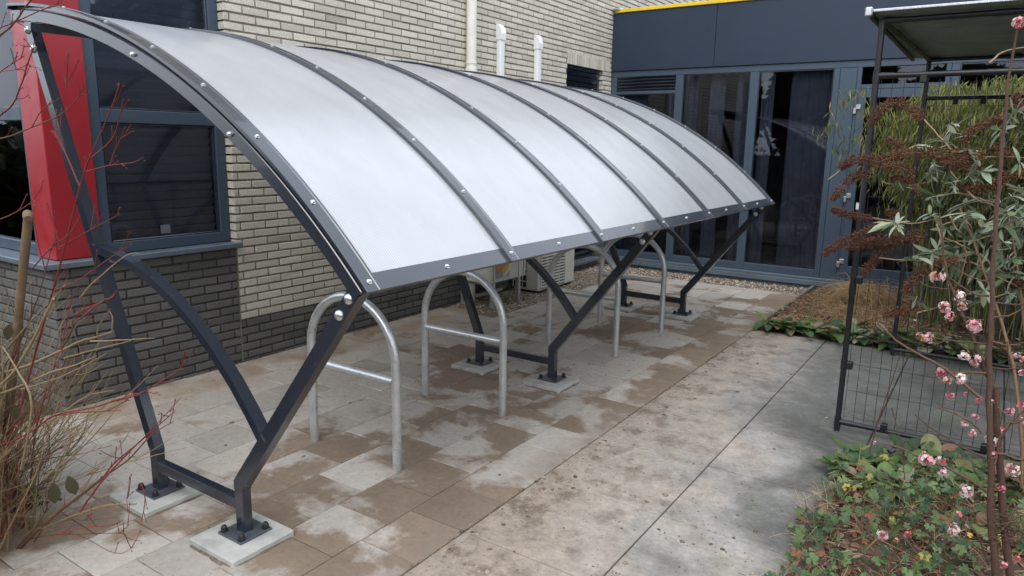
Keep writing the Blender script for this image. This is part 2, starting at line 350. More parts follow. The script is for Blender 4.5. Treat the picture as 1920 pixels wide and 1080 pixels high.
# ------------------------------------------------------------------ ground
T = .3175; WX = -2.18; FY = 7.68
g = MB(); g.quad((-40,-40,-.045),(40,-40,-.045),(40,40,-.045),(-40,40,-.045)); tag(g.build('ground', M['soil']), kind='structure')
def rr(lo=0., hi=1.): return random.uniform(lo, hi)
def tile(mb, x0, x1, y0, y1, z=.016, h=.05, gap=.0025, bev=.003, tilt=.0012):
    x0 += gap; x1 -= gap; y0 += gap; y1 -= gap
    if x1-x0 < .02 or y1-y0 < .02: return
    c = (rr(), rr(), rr()); z += rr(-.0015, .0015); tx, ty = rr(-tilt, tilt), rr(-tilt, tilt)
    b = bev
    pts = []
    for (a, d) in ((x0,y0),(x1,y0),(x1,y1),(x0,y1)): pts.append((a, d, z-h))
    for (a, d) in ((x0,y0),(x1,y0),(x1,y1),(x0,y1)): pts.append((a, d, z-b))
    for i, (a, d) in enumerate(((x0+b,y0+b),(x1-b,y0+b),(x1-b,y1-b),(x0+b,y1-b))): pts.append((a, d, z + (tx if a > x0+.05 else -tx) + (ty if d > y0+.05 else -ty)))
    fs = [(8,9,10,11)] + [(i, (i+1)%4, 4+(i+1)%4, 4+i) for i in range(4)] + [(4+i, 4+(i+1)%4, 8+(i+1)%4, 8+i) for i in range(4)]
    mb.add(pts, fs, 0, False, c)
mb = MB()
for j in range(10):
    x1 = .73 - T*j; x0 = x1 - T; x0 = max(x0, WX+.005)
    off = .28 if j % 2 == 0 else .28 - T/2
    k0 = -8
    for k in range(k0, 23):
        y0 = off + k*T; y1 = y0 + T
        y1 = min(y1, 7.12)
        if x1 < -1.35 and y0 > 3.9: continue
        if x1 < -1.35: y1 = min(y1, 4.05)
        if x1 < -.95 and y1 < -.25: continue
        tile(mb, x0, x1, y0, y1)
s_ = MB(); s_.box(WX, .733, -2.6, 7.12, -.044, .007)
tag(s_.build('sand_bed', M['sand']), kind='structure')
tag(mb.build('pavement', M['tiles']), kind='structure')
mb = MB(); S = .655
for i in range(6):
    x0 = .733 + (i)*S if i < 1 else 1.388 + (i-1)*.667
    x1 = 1.388 + i*.667 if i >= 1 else 1.388
    for k in range(-5, 5):
        y0 = 1.90 + k*S; y1 = min(y0 + S, 5.07)
        if x0 > 1.9 and y0 < 2.3:
            continue
        if y1 <= y0: continue
        tile(mb, x0, x1, y0, y1, .016, .05, .0035, .004, .001)
s_ = MB(); s_.box(.735, 5.4, -1.5, 5.07, -.043, .003)
tag(s_.build('slab_bed', M['soil']), kind='structure')
tag(mb.build('path', M['slabs']), kind='structure')
# soil of the beds
def soil_patch(name, poly_fn, x0, x1, y0, y1, step, zf):
    b = MB(); nx = int((x1-x0)/step); ny = int((y1-y0)/step); vs_ = []; fs = []
    for j in range(ny+1):
        for i in range(nx+1):
            x = x0+i*step; y = y0+j*step; vs_.append((x, y, zf(x, y) + rr(-.012, .012)))
    for j in range(ny):
        for i in range(nx):
            if poly_fn(x0+(i+.5)*step, y0+(j+.5)*step): fs.append((j*(nx+1)+i, j*(nx+1)+i+1, (j+1)*(nx+1)+i+1, (j+1)*(nx+1)+i))
    b.add(vs_, fs, 0, True); return tag(b.build(name, M['soil']), kind='structure')
def bed_front(x, y): return x > 2.02 + .04*math.sin(y*7) and y < 2.30 + .35*min(1, max(0, (x-2.0)/.8)) + .03*math.sin(x*11)
soil_patch('front_bed_soil', bed_front, 1.9, 5, -2, 2.8, .05, lambda x, y: -.012 + .075*min(1, max(0, (x-2.02)*5))*min(1, max(0, (2.36 + .35*min(1, max(0, (x-2.0)/.8)) - y)*6)))
soil_patch('rear_bed_soil', lambda x, y: True, .775, 5.3, 5.02, 7.57, .05, lambda x, y: -.008 + .068*min(1, max(0, (x-.76)*4+.4))*min(1, max(0, (y-5.05)*5)))
soil_patch('left_bed_soil', lambda x, y: True, -7, -1.0, -4, -.32, .06, lambda x, y: .02)

# ------------------------------------------------------------------ gravel, crumbs
def ico():
    p = (1+5**.5)/2
    v = [(-1,p,0),(1,p,0),(-1,-p,0),(1,-p,0),(0,-1,p),(0,1,p),(0,-1,-p),(0,1,-p),(p,0,-1),(p,0,1),(-p,0,-1),(-p,0,1)]
    l = math.sqrt(1+p*p); v = [Vector(a)/l for a in v]
    f = [(0,11,5),(0,5,1),(0,1,7),(0,7,10),(0,10,11),(1,5,9),(5,11,4),(11,10,2),(10,7,6),(7,1,8),(3,9,4),(3,4,2),(3,2,6),(3,6,8),(3,8,9),(4,9,5),(2,4,11),(6,2,10),(8,6,7),(9,8,1)]
    return v, f
ICV, ICF = ico()
def stone(b, p, r, col, flat=.6, mat=0):
    mtx = Matrix.Rotation(rr(0, 6.28), 3, 'Z') @ Matrix.Rotation(rr(-.5, .5), 3, 'X')
    sx, sy, sz = r*rr(.8, 1.35), r*rr(.7, 1.1), r*flat*rr(.7, 1.2)
    vs_ = []
    for v in ICV:
        q = mtx @ Vector((v.x*sx*rr(.88,1.12), v.y*sy*rr(.88,1.12), v.z*sz)); vs_.append((p[0]+q.x, p[1]+q.y, p[2]+q.z))
    b.add(vs_, ICF, mat, True, col)
PEB = [(.27,.20,.14),(.35,.29,.22),(.19,.14,.10),(.42,.38,.32),(.13,.11,.09),(.31,.23,.15),(.50,.46,.40),(.22,.19,.165)]
gb = MB()
for (x0, x1, y0, y1, n) in ((WX+.01, -1.40, 4.06, 7.1, 5200), (WX+.01, .72, 7.10, 7.66, 4600)):
    for i in range(n):
        x = rr(x0, x1); y = rr(y0, y1)
        if y0 < 5 and x > -1.46 + .05*math.sin(y*5): continue
        stone(gb, (x, y, rr(-.012, .012)), rr(.008, .017), random.choice(PEB))
s_ = MB(); s_.box(WX, -1.39, 4.055, 7.13, -.044, -.008); s_.box(WX, .73, 7.125, FY, -.044, -.008)
tag(s_.build('gravel_bed', M['sand']), kind='structure')
tag(gb.build('gravel', M['stone']), 'brown and cream pebble strip along the brick wall and under the dark facade', 'gravel', kind='stuff')
cb = MB()
for i in range(2600):
    if rr() < .6: x = .76 + abs(random.gauss(0, .12)) - .04; y = rr(.0, 5)
    else: x = rr(.75, 1.9); y = rr(0, 5) if rr() < .5 else rr(0, 1.4)
    if x > 1.95: continue
    s = rr(.002, .0055) if rr() < .93 else rr(.007, .015)
    stone(cb, (x, y, .017), s, random.choice([(.16,.12,.09),(.24,.19,.14),(.33,.27,.21),(.10,.075,.055)]), .5)
for i in range(650):
    x = rr(-1.9, .72); y = rr(-.6, 6); stone(cb, (x, y, .017), rr(.0015, .004), (.15,.115,.09), .4)
tag(cb.build('soil_crumbs', M['stone']), 'crumbs of brown earth scattered over the paving and along the slab edge', 'earth crumbs', kind='stuff')

# ------------------------------------------------------------------ brick building
BL, BH, JT = .2235, .0625, .0135
ZJ = .347
LIGHT = [(.575,.54,.465),(.55,.515,.44),(.59,.56,.485),(.525,.49,.415),(.565,.53,.46),(.60,.57,.495)]
DARK = [(.125,.124,.120),(.14,.138,.133),(.112,.111,.108),(.152,.150,.144),(.13,.128,.124)]
def wall(bl, bd, mo, P, U, Nn, u0, u1, z0, z1, opens, darkfn, sol=None):
    """bricks laid in plane through P, along U, outward normal Nn"""
    P = Vector(P); U = Vector(U); Nn = Vector(Nn)
    k0 = math.floor((z0-ZJ)/BH); k1 = math.ceil((z1-ZJ)/BH)
    for k in range(k0, k1):
        zb = ZJ + k*BH + JT/2; zt = ZJ + (k+1)*BH - JT/2; zm = (zb+zt)/2
        if zm < z0 or zm > z1: continue
        off = (k % 2)*BL/2 + rr(-.004, .004)
        cuts = [(a, b_) for (a, b_, c, d) in opens if c < zm < d]
        nb = int((u1-u0)/BL)+3
        for i in range(-1, nb):
            a = u0 + off + i*BL - BL/2; b_ = a + BL - JT
            segs = [(max(a, u0), min(b_, u1))]
            for (ca, cb_) in cuts:
                ns = []
                for (p, q) in segs:
                    if q <= ca or p >= cb_: ns.append((p, q)); continue
                    if p < ca: ns.append((p, ca))
                    if q > cb_: ns.append((cb_, q))
                segs = ns
            for (p, q) in segs:
                if q-p < .02: continue
                dk = darkfn((p+q)/2, zm)
                b2 = bd if dk else bl
                c = random.choice(DARK if dk else LIGHT); f = rr(.92, 1.07)
                if not dk and rr() < .03: f *= .8
                c = tuple(x*f for x in c)
                e = .003; jo = rr(-.0015, .0025)
                o = [(p, zb), (q, zb), (q, zt), (p, zt)]; inn = [(p+e, zb+e), (q-e, zb+e), (q-e, zt-e), (p+e, zt-e)]
                vs_ = [P + U*a_ + V(0,0,1)*(b3-P.z) - Nn*.10 for a_, b3 in o]
                vs_ += [P + U*(a_+rr(-.0012,.0012)) + V(0,0,1)*(b3-P.z+rr(-.0012,.0012)) + Nn*(jo-.004) for a_, b3 in o]
                vs_ += [P + U*a_ + V(0,0,1)*(b3-P.z) + Nn*(jo+rr(-.0012,.0012)) for a_, b3 in inn]
                fs = [(8,9,10,11)] + [(i_, (i_+1)%4, 4+(i_+1)%4, 4+i_) for i_ in range(4)] + [(4+i_, 4+(i_+1)%4, 8+(i_+1)%4, 8+i_) for i_ in range(4)]
                b2.add(vs_, fs, 0, False, c)
    us = sorted(set([u0, u1] + [x for o_ in opens for x in o_[:2] if u0 < x < u1] + ([sol] if sol else []))); zs = sorted(set([z0, z1, ZJ] + [x for o_ in opens for x in o_[2:] if z0 < x < z1]))
    for i in range(len(us)-1):
        for j in range(len(zs)-1):
            um = (us[i]+us[i+1])/2; zm = (zs[j]+zs[j+1])/2
            if any(a < um < b_ and c < zm < d for a, b_, c, d in opens): continue
            q = [P + U*a_ + V(0,0,1)*(b3-P.z) - Nn*.0075 for a_, b3 in ((us[i],zs[j]),(us[i+1],zs[j]),(us[i+1],zs[j+1]),(us[i],zs[j+1]))]
            (bd if darkfn(um, zm) else bl).quad(*q, mat=1)
bl, bd = MB(), MB()
CY = .267
dk = lambda u, z: z < ZJ or (u < 1.555 and z < .93)
wall(bl, bd, None, (WX,0,0), (0,1,0), (1,0,0), CY, 15.5, -.05, 6.2,
     [(0, 1.555, .925, 3.1), (6.43, 7.40, .14, 2.86), (FY, 20, -1, 3.5), (1.545, 1.555, .0, .93)], dk, 1.55)
bl2, bd2 = MB(), MB()
wall(bl, bd, None, (0,CY,0), (-1,0,0), (0,-1,0), 2.18, 6.5, -.05, 6.2, [(2.0, 7, .925, 3.1)], lambda u, z: z < .93)
bro = empty('brick_building', (WX, CY, 0), 'light grey brick building with dark brick base, dark framed windows and a red corner', 'building')
BO = (WX, CY, 0)
# soldier course over the small louvred window
for i in range(19):
    a = 6.43 + i*.0625
    if a > 7.64: break
    f = rr(.85, 1.1); c = tuple(x*f for x in random.choice(LIGHT))
    bl.box(WX-.09, WX+rr(0,.003), a+.005, a+.0575, 2.725, 2.865, 0, c)
bl.quad((WX-.008,6.43,2.72),(WX-.008,7.68,2.72),(WX-.008,7.68,2.87),(WX-.008,6.43,2.87),mat=1)
bl.build('wall', [M['brick'], M['mortar']], bro, BO)
bd.build('plinth', [M['brick'], M['mortar_dark']], bro, BO)
# body behind the bricks so that nothing leaks
b = MB(); b.box(-6.5, WX-.11, 8.2, 15.5, -.05, 6.15); b.box(-6.5, WX-.11, 1.7, 6.3, -.05, 6.15); b.box(-6.5, WX-.11, CY+.11, 8.3, 3.05, 6.18)
b.box(-6.5, -3.6, CY+1.2, 8.2, -.05, 3.05); b.box(-6.5, WX-.11, CY+.12, 8.2, -.05, .12); b.build('core', M['interior'], bro, BO)
b = MB(); b.box(-6.6, WX+.04, CY-.04, 15.5, 6.2, 6.3); b.build('roof_edge', M['fascia'], bro, BO)
# joint strip
b = MB(); b.box(WX-.006, WX-.001, 1.546, 1.554, .02, .345); b.box(WX-.006, WX+.001, 1.546, 1.554, .345, .925); b.build('expansion_joint', M['mortar'], bro, BO)
def frame_x(b, x0, x1, y0, y1, z0, z1, wd, mat=0):   # frame in x-plane
    b.box(x0, x1, y0, y0+wd, z0, z1, bev=.004); b.box(x0, x1, y1-wd, y1, z0, z1, bev=.004)
    b.box(x0, x1, y0+wd, y1-wd, z0, z0+wd, bev=.004); b.box(x0, x1, y0+wd, y1-wd, z1-wd, z1, bev=.004)
def slats_x(b, x, y0, y1, z0, z1, pitch):
    z = z0
    while z < z1:
        b.bar((x, y0, z+pitch/2), (x, y1, z+pitch/2), pitch*1.15, .0025, side=(.55, 0, 1), bev=.0006); z += pitch
# right-hand corner window, frame in the plane x=-2.28
XW = -2.245
wr = MB(); wr.box(XW-.07, XW, .60, .675, .957, 3.08, bev=.004); wr.box(XW-.07, XW, 1.475, 1.552, .957, 3.08, bev=.004)
wr.box(XW-.07, XW, .675, 1.475, .957, 1.03, bev=.004); wr.box(XW-.07, XW, .675, 1.475, 1.80, 1.885, bev=.004); wr.box(XW-.07, XW, .675, 1.475, 3.0, 3.08, bev=.004)
wf = wr.build('window_frame', M['frame'], bro, BO)
b = MB()
for (z0, z1) in ((1.03, 1.80), (1.885, 3.0)): frame_x(b, XW-.045, XW-.012, .675, 1.475, z0, z1, .012)
b.build('glazing_bead', M['anthracite'], wf)
b = MB(); b.box(XW-.045, XW-.04, .68, 1.47, 1.035, 1.795); b.build('pane', M['glass'], wf)
b = MB(); b.box(XW-.045, XW-.04, .68, 1.47, 1.89, 2.995); b.build('pane', M['glass'], wf)
b = MB(); slats_x(b, XW-.10, .66, 1.49, .97, 3.05, .062); b.build('blind', M['blind'], bro, BO)
b = MB(); b.quad((XW-.036,1.03,1.055),(XW-.036,1.10,1.055),(XW-.036,1.10,1.115),(XW-.036,1.03,1.115), col=(.13,.14,.17)); b.build('sticker', M['sticker'], bro, BO)
# left window on the face y=.267
YW = CY+.085
b = MB(); b.box(-2.56, -2.478, YW, YW+.07, .957, 3.08, bev=.004); b.box(-6, -2.56, YW, YW+.07, .957, 1.03, bev=.004); b.box(-6, -2.56, YW, YW+.07, 1.80, 1.885, bev=.004); b.box(-6, -2.56, YW, YW+.07, 3.0, 3.08, bev=.004); b.box(-3.72, -3.64, YW, YW+.07, 1.03, 3.0, bev=.004)
wf2 = b.build('window_frame', M['frame'], bro, BO)
for (x0, x1) in ((-3.64, -2.56), (-6, -3.72)):
    for (z0, z1) in ((1.03, 1.80), (1.885, 3.0)):
        b = MB(); b.box(x0, x1, YW+.03, YW+.035, z0, z1); b.build('pane', M['glass'], wf2)
b = MB(); z = .97
while z < 3.05:
    b.bar((-6, YW+.11, z+.031), (-2.5, YW+.11, z+.031), .071, .0025, side=(0, .55, 1), bev=.0006); z += .062
b.build('blind', M['blind'], bro, BO)
# red corner cladding
b = MB(); b.box(-2.48, -2.225, .325, .600, .957, 3.08, bev=.004); b.build('red_corner_cladding', M['red'], bro, BO)
# sill wrapped around the corner
b = MB(); b.box(-2.40, WX+.052, CY-.055, 1.575, .917, .953, bev=.004); b.box(-6.0, -2.4, CY-.055, CY+.13, .917, .953, bev=.004); b.build('window_sill', M['sill'], bro, BO)
# louvred window near the far corner
b = MB(); frame_x(b, WX-.09, WX-.045, 6.43, 7.40, .14, 2.725, .05); vf = b.build('window_frame', M['anthracite'], bro, BO)
b = MB(); slats_x(b, WX-.055, 6.48, 7.35, .19, 2.67, .075); b.build('louvre', M['anthracite'], bro, BO)
b = MB(); b.box(WX-.03, WX+.06, 6.40, 7.45, .10, .14, bev=.004); b.build('window_sill', M['sill'], bro, BO)

# downpipe and two pipe covers
b = MB(); b.tube([(WX+.062, 4.36, .0), (WX+.062, 4.36, 2.408)], .055, 20); b.tube([(WX+.062, 4.36, 2.36), (WX+.062, 4.36, 2.47)], .061, 20); b.tube([(WX+.062, 4.36, 2.40), (WX+.062, 4.36, 6.1)], .0525, 20)
dp = empty('downpipe', (WX+.062, 4.36, 0), 'thick cream plastic downpipe running up the brick wall left of the two white pipe covers', 'downpipe')
b.build('pipe', M['white_pvc'], dp)
for z in (2.52, 4.6, .9):
    b = MB(); b.tube([(WX+.062, 4.36, z-.012), (WX+.062, 4.36, z+.012)], .058, 20); b.box(WX, WX+.03, 4.34, 4.38, z-.012, z+.012); b.build('bracket', M['white_pvc'], dp)
for (yc, zt, lab) in ((4.92, 2.98, 'taller white pipe cover, the one nearer the cream downpipe on the brick wall'), (5.68, 2.97, 'white pipe cover on the brick wall nearer the dark louvred window')):
    pc = empty('pipe_cover', (WX, yc, .8), lab, 'pipe cover', 'white pipe covers on the brick wall')
    b = MB(); b.box(WX, WX+.062, yc-.040, yc+.040, .8, zt-.16, bev=.008); b.build('trunking', M['white_pvc2'], pc)
    b = MB()
    pr = [(0, zt-.165), (.070, zt-.165), (.072, zt-.10), (.060, zt-.045), (.028, zt-.005), (0, zt)]
    for i in range(len(pr)): pass
    vs_ = [(WX+x, yc-.046, z) for x, z in pr] + [(WX+x, yc+.046, z) for x, z in pr]; n_ = len(pr)
    b.add(vs_, [list(range(n_)), list(range(n_, 2*n_))[::-1]] + [(i, n_+i, n_+(i+1) % n_, (i+1) % n_) for i in range(n_)])
    b.build('end_cap', M['white_pvc2'], pc)
    b = MB(); b.box(WX, WX+.066, yc-.044, yc+.044, zt-.75, zt-.73, bev=.003); b.build('joint_cover', M['white_pvc2'], pc)

# heat pump units
au = empty('outdoor_unit', (-1.92, 4.5, 0), 'cream outdoor unit with an orange round mark, held on brackets above the pebbles', 'heat pump unit', 'cream outdoor units by the wall')
b = MB(); b.box(-2.10, -1.72, 4.17, 4.86, .285, .86, bev=.012); ac = b.build('casing', M['ac'], au)
b = MB()
for y in (4.23, 4.70, 4.80):
    b = MB(); b.box(-1.721, -1.716, y-.002, y+.002, .30, .85); b.build('panel_seam', M['darkgrille'], ac)
b = MB(); b.quad((-1.7155,4.27,.33),(-1.7155,4.52,.33),(-1.7155,4.52,.60),(-1.7155,4.27,.60), col=(.30,.31,.31))
def arc_strip(b, cy, cz, r0, r1, a0, a1, x, col, n=16):
    for i in range(n):
        p, q = R_(a0+(a1-a0)*i/n), R_(a0+(a1-a0)*(i+1)/n)
        b.quad((x, cy+r0*math.cos(p), cz+r0*math.sin(p)), (x, cy+r1*math.cos(p), cz+r1*math.sin(p)), (x, cy+r1*math.cos(q), cz+r1*math.sin(q)), (x, cy+r0*math.cos(q), cz+r0*math.sin(q)), col=col)
arc_strip(b, 4.38, .52, .155, .19, -80, -5, -1.7145, (.66,.62,.50)); arc_strip(b, 4.38, .52, .10, .155, -85, -10, -1.7140, (.60,.42,.10)); arc_strip(b, 4.35, .44, 0, .055, 0, 360, -1.7135, (.62,.27,.04))
b.build('mark', M['sticker'], ac)
b = MB()
for y in (4.28, 4.76):
    b.box(-2.16, -1.74, y-.02, y+.02, .245, .283); b.box(-2.17, -2.13, y-.02, y+.02, .0, .283); b.box(-1.78, -1.74, y-.02, y+.02, -.02, .245)
b.box(-2.0, -1.96, 4.28, 4.76, .10, .13); b.build('bracket', M['galv'], au)
b = MB(); b.tube([at(945,545,0,-1.95), at(960,540,0,-1.9), at(975,530,0,-1.85), V(-1.9,4.9,.4)], .012, 8); b.tube([V(-1.95,4.3,.2), V(-1.85,4.5,.12), V(-1.86,4.75,.16), V(-1.95,4.86,.34)], .010, 8); b.build('hose', M['bolt_black'], au)
bu = empty('outdoor_unit', (-1.97, 5.63, 0), 'cream outdoor unit with a slatted grille standing on the pebbles beside the louvred window', 'heat pump unit', 'cream outdoor units by the wall')
b = MB(); b.box(-2.14, -1.775, 5.215, 6.06, .035, .80, bev=.012); ac = b.build('casing', M['ac'], bu)
b = MB(); b.box(-1.776, -1.771, 5.25, 5.80, .06, .76); bk = b.build('grille_back', M['darkgrille'], ac)
b = MB(); z = .07
while z < .76: b.box(-1.775, -1.758, 5.245, 5.805, z, z+.020, bev=.003); z += .036
for y in (5.245, 5.38, 5.525, 5.665, 5.795): b.box(-1.776, -1.755, y-.006, y+.006, .06, .77)
b.build('grille', M['ac'], ac)
b = MB(); b.box(-1.776, -1.770, 5.82, 6.03, .50, .42 if False else .60); b.build('side_vent', M['darkgrille'], ac)
b = MB()
for y in (5.855, 5.89, 5.925, 5.96, 5.995): b.box(-1.771, -1.765, y-.006, y+.006, .50, .60)
b.box(-1.771, -1.764, 5.82, 6.03, .545, .555); b.build('vent_bar', M['ac'], ac)
b = MB(); b.box(-2.12, -1.93, 5.209, 5.216, .06, .76); b.build('coil_vent', M['darkgrille'], ac)
b = MB(); z = .06
while z < .77: b.box(-2.125, -1.925, 5.200, 5.2095, z, z+.010); z += .075
for x in (-2.12, -2.055, -1.99, -1.93): b.box(x-.005, x+.005, 5.200, 5.2095, .06, .77)
b.build('vent_bar', M['ac'], ac)
for y in (5.30, 5.97):
    b = MB(); b.box(-2.1, -1.8, y-.05, y+.05, -.02, .035); b.build('foot', M['bolt_black'], bu)

# ------------------------------------------------------------------ flat roofed building with glazing
fb = empty('glazed_building', (0, FY, 0), 'dark blue grey flat roofed building with tall windows and a yellow roof edge', 'building')
b = MB()
xs = [-2.175, -.72, 1.90, 4.5, 7.1]
for i in range(4): b.box(xs[i]+.003, xs[i+1]-.003, FY-.035, FY+.10, 2.735, 3.50, bev=.003)
b.build('fascia', M['fascia'], fb)
b = MB(); b.box(-2.175, 7.1, FY-.02, FY+.1, 2.74, 3.49); b.build('fascia_backing', M['anthracite'], fb)
b = MB(); b.box(-2.13, 7.1, FY-.055, FY+.10, 3.502, 3.545, bev=.004); b.build('yellow_trim', M['yellow'], fb)
b = MB(); b.box(-2.172, -2.06, FY-.065, FY+.05, 3.548, 3.566, bev=.003); b.bar((-2.17,FY-.03,3.55),(-2.08,FY-.09,3.54),.06,.012); b.build('flashing', M['zinc'], fb)
b = MB(); b.box(-2.17, 7.1, FY+.1, 14, 3.38, 3.50); b.build('roof', M['fascia'], fb)
fr = MB(); Y0, Y1 = FY-.012, FY+.06
def fbx(x0, x1, z0, z1, y0=Y0): fr.box(x0, x1, y0, Y1, z0, z1, bev=.004)
fbx(-2.172, 7.1, 2.655, 2.733)
fbx(-2.172, -2.092, .15, 2.655); fbx(-1.226, -1.123, .15, 2.655); fbx(-.244, -.14, .15, 2.655); fbx(.735, .80, .15, 2.655)
for (a, c) in ((-2.092,-1.226), (-1.123,-.244), (-.14,.735)):
    fbx(a, c, .15, .245)
fbx(2.915, 2.995, .15, 2.655); fbx(1.925, 2.005, .15, 2.655); fbx(2.005, 2.915, .15, .245); fbx(2.995, 7.1, .15, .245); fbx(2.005,2.915,.95,1.0); fbx(2.995,7.1,.95,1.0); fbx(4.6,4.7,.245,2.655)
fbx(-2.092, -1.226, 2.42, 2.46)
f_ = fr.build('window_frame', M['frame'], fb)
for (a, c, z0, z1) in ((-2.092,-1.226,.245,2.42), (-1.123,-.244,.245,2.655), (-.14,.735,.245,2.655), (2.005,2.915,1.0,2.655), (2.005,2.915,.245,.95), (2.995,4.6,1.0,2.655), (2.995,4.6,.245,.95)):
    b = MB(); b.box(a, c, FY+.020, FY+.026, z0, z1); b.build('pane', M['glass'], f_)
    b = MB(); e = .012
    b.box(a, a+e, FY+.004, FY+.03, z0, z1); b.box(c-e, c, FY+.004, FY+.03, z0, z1); b.box(a+e, c-e, FY+.004, FY+.03, z0, z0+e); b.box(a+e, c-e, FY+.004, FY+.03, z1-e, z1); b.build('glazing_bead', M['anthracite'], f_)
b = MB(); z = 2.475
b.box(-2.092, -1.226, FY+.02, FY+.03, 2.46, 2.655)
while z < 2.65: b.bar((-2.09, FY+.0, z), (-1.228, FY+.0, z), .034, .004, side=(0,-.6,.8), bev=.001); z += .042
b.build('louvre', M['anthracite'], fb)
b = MB(); b.box(.803, .985, FY-.008, FY+.05, .15, 2.655, bev=.003); b.build('cladding_panel', M['frame'], fb)
# door
b = MB(); b.box(.988, 1.035, FY-.014, FY+.06, .10, 2.655, bev=.003); b.box(1.875, 1.922, FY-.014, FY+.06, .10, 2.655, bev=.003); b.box(1.035, 1.875, FY-.014, FY+.06, 2.41, 2.46, bev=.003)
df = b.build('door_frame', M['frame'], fb)
b = MB(); b.box(1.035, 1.875, FY+.018, FY+.024, 2.46, 2.655); b.build('pane', M['glass'], df)
b = MB(); b.box(1.02, 1.106, FY-.030, FY+.03, .11, 2.405, bev=.004); b.box(1.80, 1.885, FY-.030, FY+.03, .11, 2.405, bev=.004); b.box(1.106, 1.80, FY-.030, FY+.03, 2.31, 2.405, bev=.004); b.box(1.106, 1.80, FY-.030, FY+.03, .11, .33, bev=.004)
dr = b.build('door', M['frame'], fb)
b = MB(); b.box(1.106, 1.80, FY+.0, FY+.006, .33, 2.31); b.build('pane', M['glass'], dr)
for z in (2.20, 1.17, .38):
    b = MB(); b.box(.985, 1.017, FY-.045, FY-.014, z-.07, z+.0, bev=.004); b.box(1.012, 1.066, FY-.05, FY-.030, z-.02, z+.035, bev=.004); b.build('hinge', M['zinc'], dr)
b = MB(); b.box(1.125, 1.17, FY-.003, FY-.001, 1.02, 1.10); b.build('sticker', M['white_pvc2'], dr)
b = MB(); b.box(1.83, 1.85, FY-.07, FY-.03, 1.05, 1.09); b.bar((1.84,FY-.07,1.07),(1.73,FY-.07,1.07),.02,.02); b.build('door_handle', M['zinc'], dr)
# base sill
b = MB(); b.box(-2.172, 7.1, FY-.055, FY+.04, .118, .150, bev=.004); b.box(-2.172, 7.1, FY-.085, FY-.0, .055, .116, bev=.004); b.box(-2.172, 7.1, FY-.05, FY+.05, -.05, .054); b.build('base_sill', M['sill'], fb)
# dim rooms behind the glass
b = MB(); b.box(-2.1, 7.0, FY+.10, FY+3.2, -.04, .14)
b.quad((-2.1,FY+3.2,0),(7,FY+3.2,0),(7,FY+3.2,3.4),(-2.1,FY+3.2,3.4)); b.quad((-2.1,FY+.1,2.74),(7,FY+.1,2.74),(7,FY+3.2,2.74),(-2.1,FY+3.2,2.74)); b.quad((-2.12,FY+.1,0),(-2.12,FY+3.2,0),(-2.12,FY+3.2,3),(-2.12,FY+.1,3)); b.quad((.86,FY+.1,0),(.86,FY+3.2,0),(.86,FY+3.2,3),(.86,FY+.1,3)); b.quad((7,FY+.1,0),(7,FY+3.2,0),(7,FY+3.2,3),(7,FY+.1,3))
b.build('room', M['interior'], fb)
def curtain(b, x0, x1, y, z0, z1):
    n = max(4, int((x1-x0)/.012)); vs_ = []
    for i in range(n+1):
        x = x0+(x1-x0)*i/n; yy = y + .012*math.sin(x*95) + .004*math.sin(x*37)
        vs_ += [(x, yy, z0), (x, yy, z1)]
    b.add(vs_, [(2*i, 2*i+2, 2*i+3, 2*i+1) for i in range(n)], 0, True)
for (a, c) in ((-1.10,-.97), (-.80,-.60), (-.45,-.26), (-.13,.02), (.22,.72), (-2.07,-1.7)):
    b = MB(); curtain(b, a, c, FY+.16, .25, 2.65); b.build('curtain', M['curtain'], fb)
# objects seen dimly through the right-hand window
b = MB(); b.box(2.03, 2.25, FY+.3, FY+.55, 2.1, 2.42, bev=.01); b.build('box', M['wood'], fb)
b = MB(); b.box(2.42, 2.72, FY+.3, FY+.55, 2.15, 2.40, bev=.01); b.build('box', M['red'], fb)
b = MB(); b.box(2.0, 4.0, FY+.28, FY+.6, 2.06, 2.09); b.build('shelf', M['wood'], fb)

# ------------------------------------------------------------------ bicycle shelter
SP = .857; AX, AZ = -1.8067, -1.2390
def P2(th, r): return (AX + r*math.cos(R_(th)), AZ + r*math.sin(R_(th)))
TH0, TH1 = 43.25, 86.9
def arc_box(b, y0, y1, r0, r1, t0, t1, n=44, mat=0, bev=0.0, prof=None):
    """closed section swept along the roof arc; section given in (y, r)"""
    pr = prof or [(y0, r0), (y1, r0), (y1, r1), (y0, r1)]; k = len(pr); vs_ = []
    for i in range(n+1):
        th = t0 + (t1-t0)*i/n
        for (y, r) in pr:
            x, z = P2(th, r); vs_.append((x, y, z))
    fs = []
    for i in range(n):
        for j in range(k): fs.append((i*k+j, i*k+(j+1) % k, (i+1)*k+(j+1) % k, (i+1)*k+j))
    fs.append(list(range(k))[::-1]); fs.append([n*k+j for j in range(k)])
    b.add(vs_, fs, mat, False)
def chamf(y0, y1, r0, r1, e): return [(y0+e,r0),(y1-e,r0),(y1,r0+e),(y1,r1-e),(y1-e,r1),(y0+e,r1),(y0,r1-e),(y0,r0+e)]
sh = empty('bicycle_shelter', (-.33, 0, 0), 'dark steel bicycle shelter with a curved translucent roof over the stand hoops', 'bicycle shelter')
BENDZ = .262
def screw_at(th, y, mat='zinc'):
    b = MB(); c, s_ = math.cos(R_(th)), math.sin(R_(th)); x, z = P2(th, 3.5832)
    b.lathe((x, y, z), (c, 0, s_), [(0, .0105), (.002, .0105), (.0025, .0070), (.007, .0065), (.0085, .005)], 8, smooth=False)
    return b
frames = []
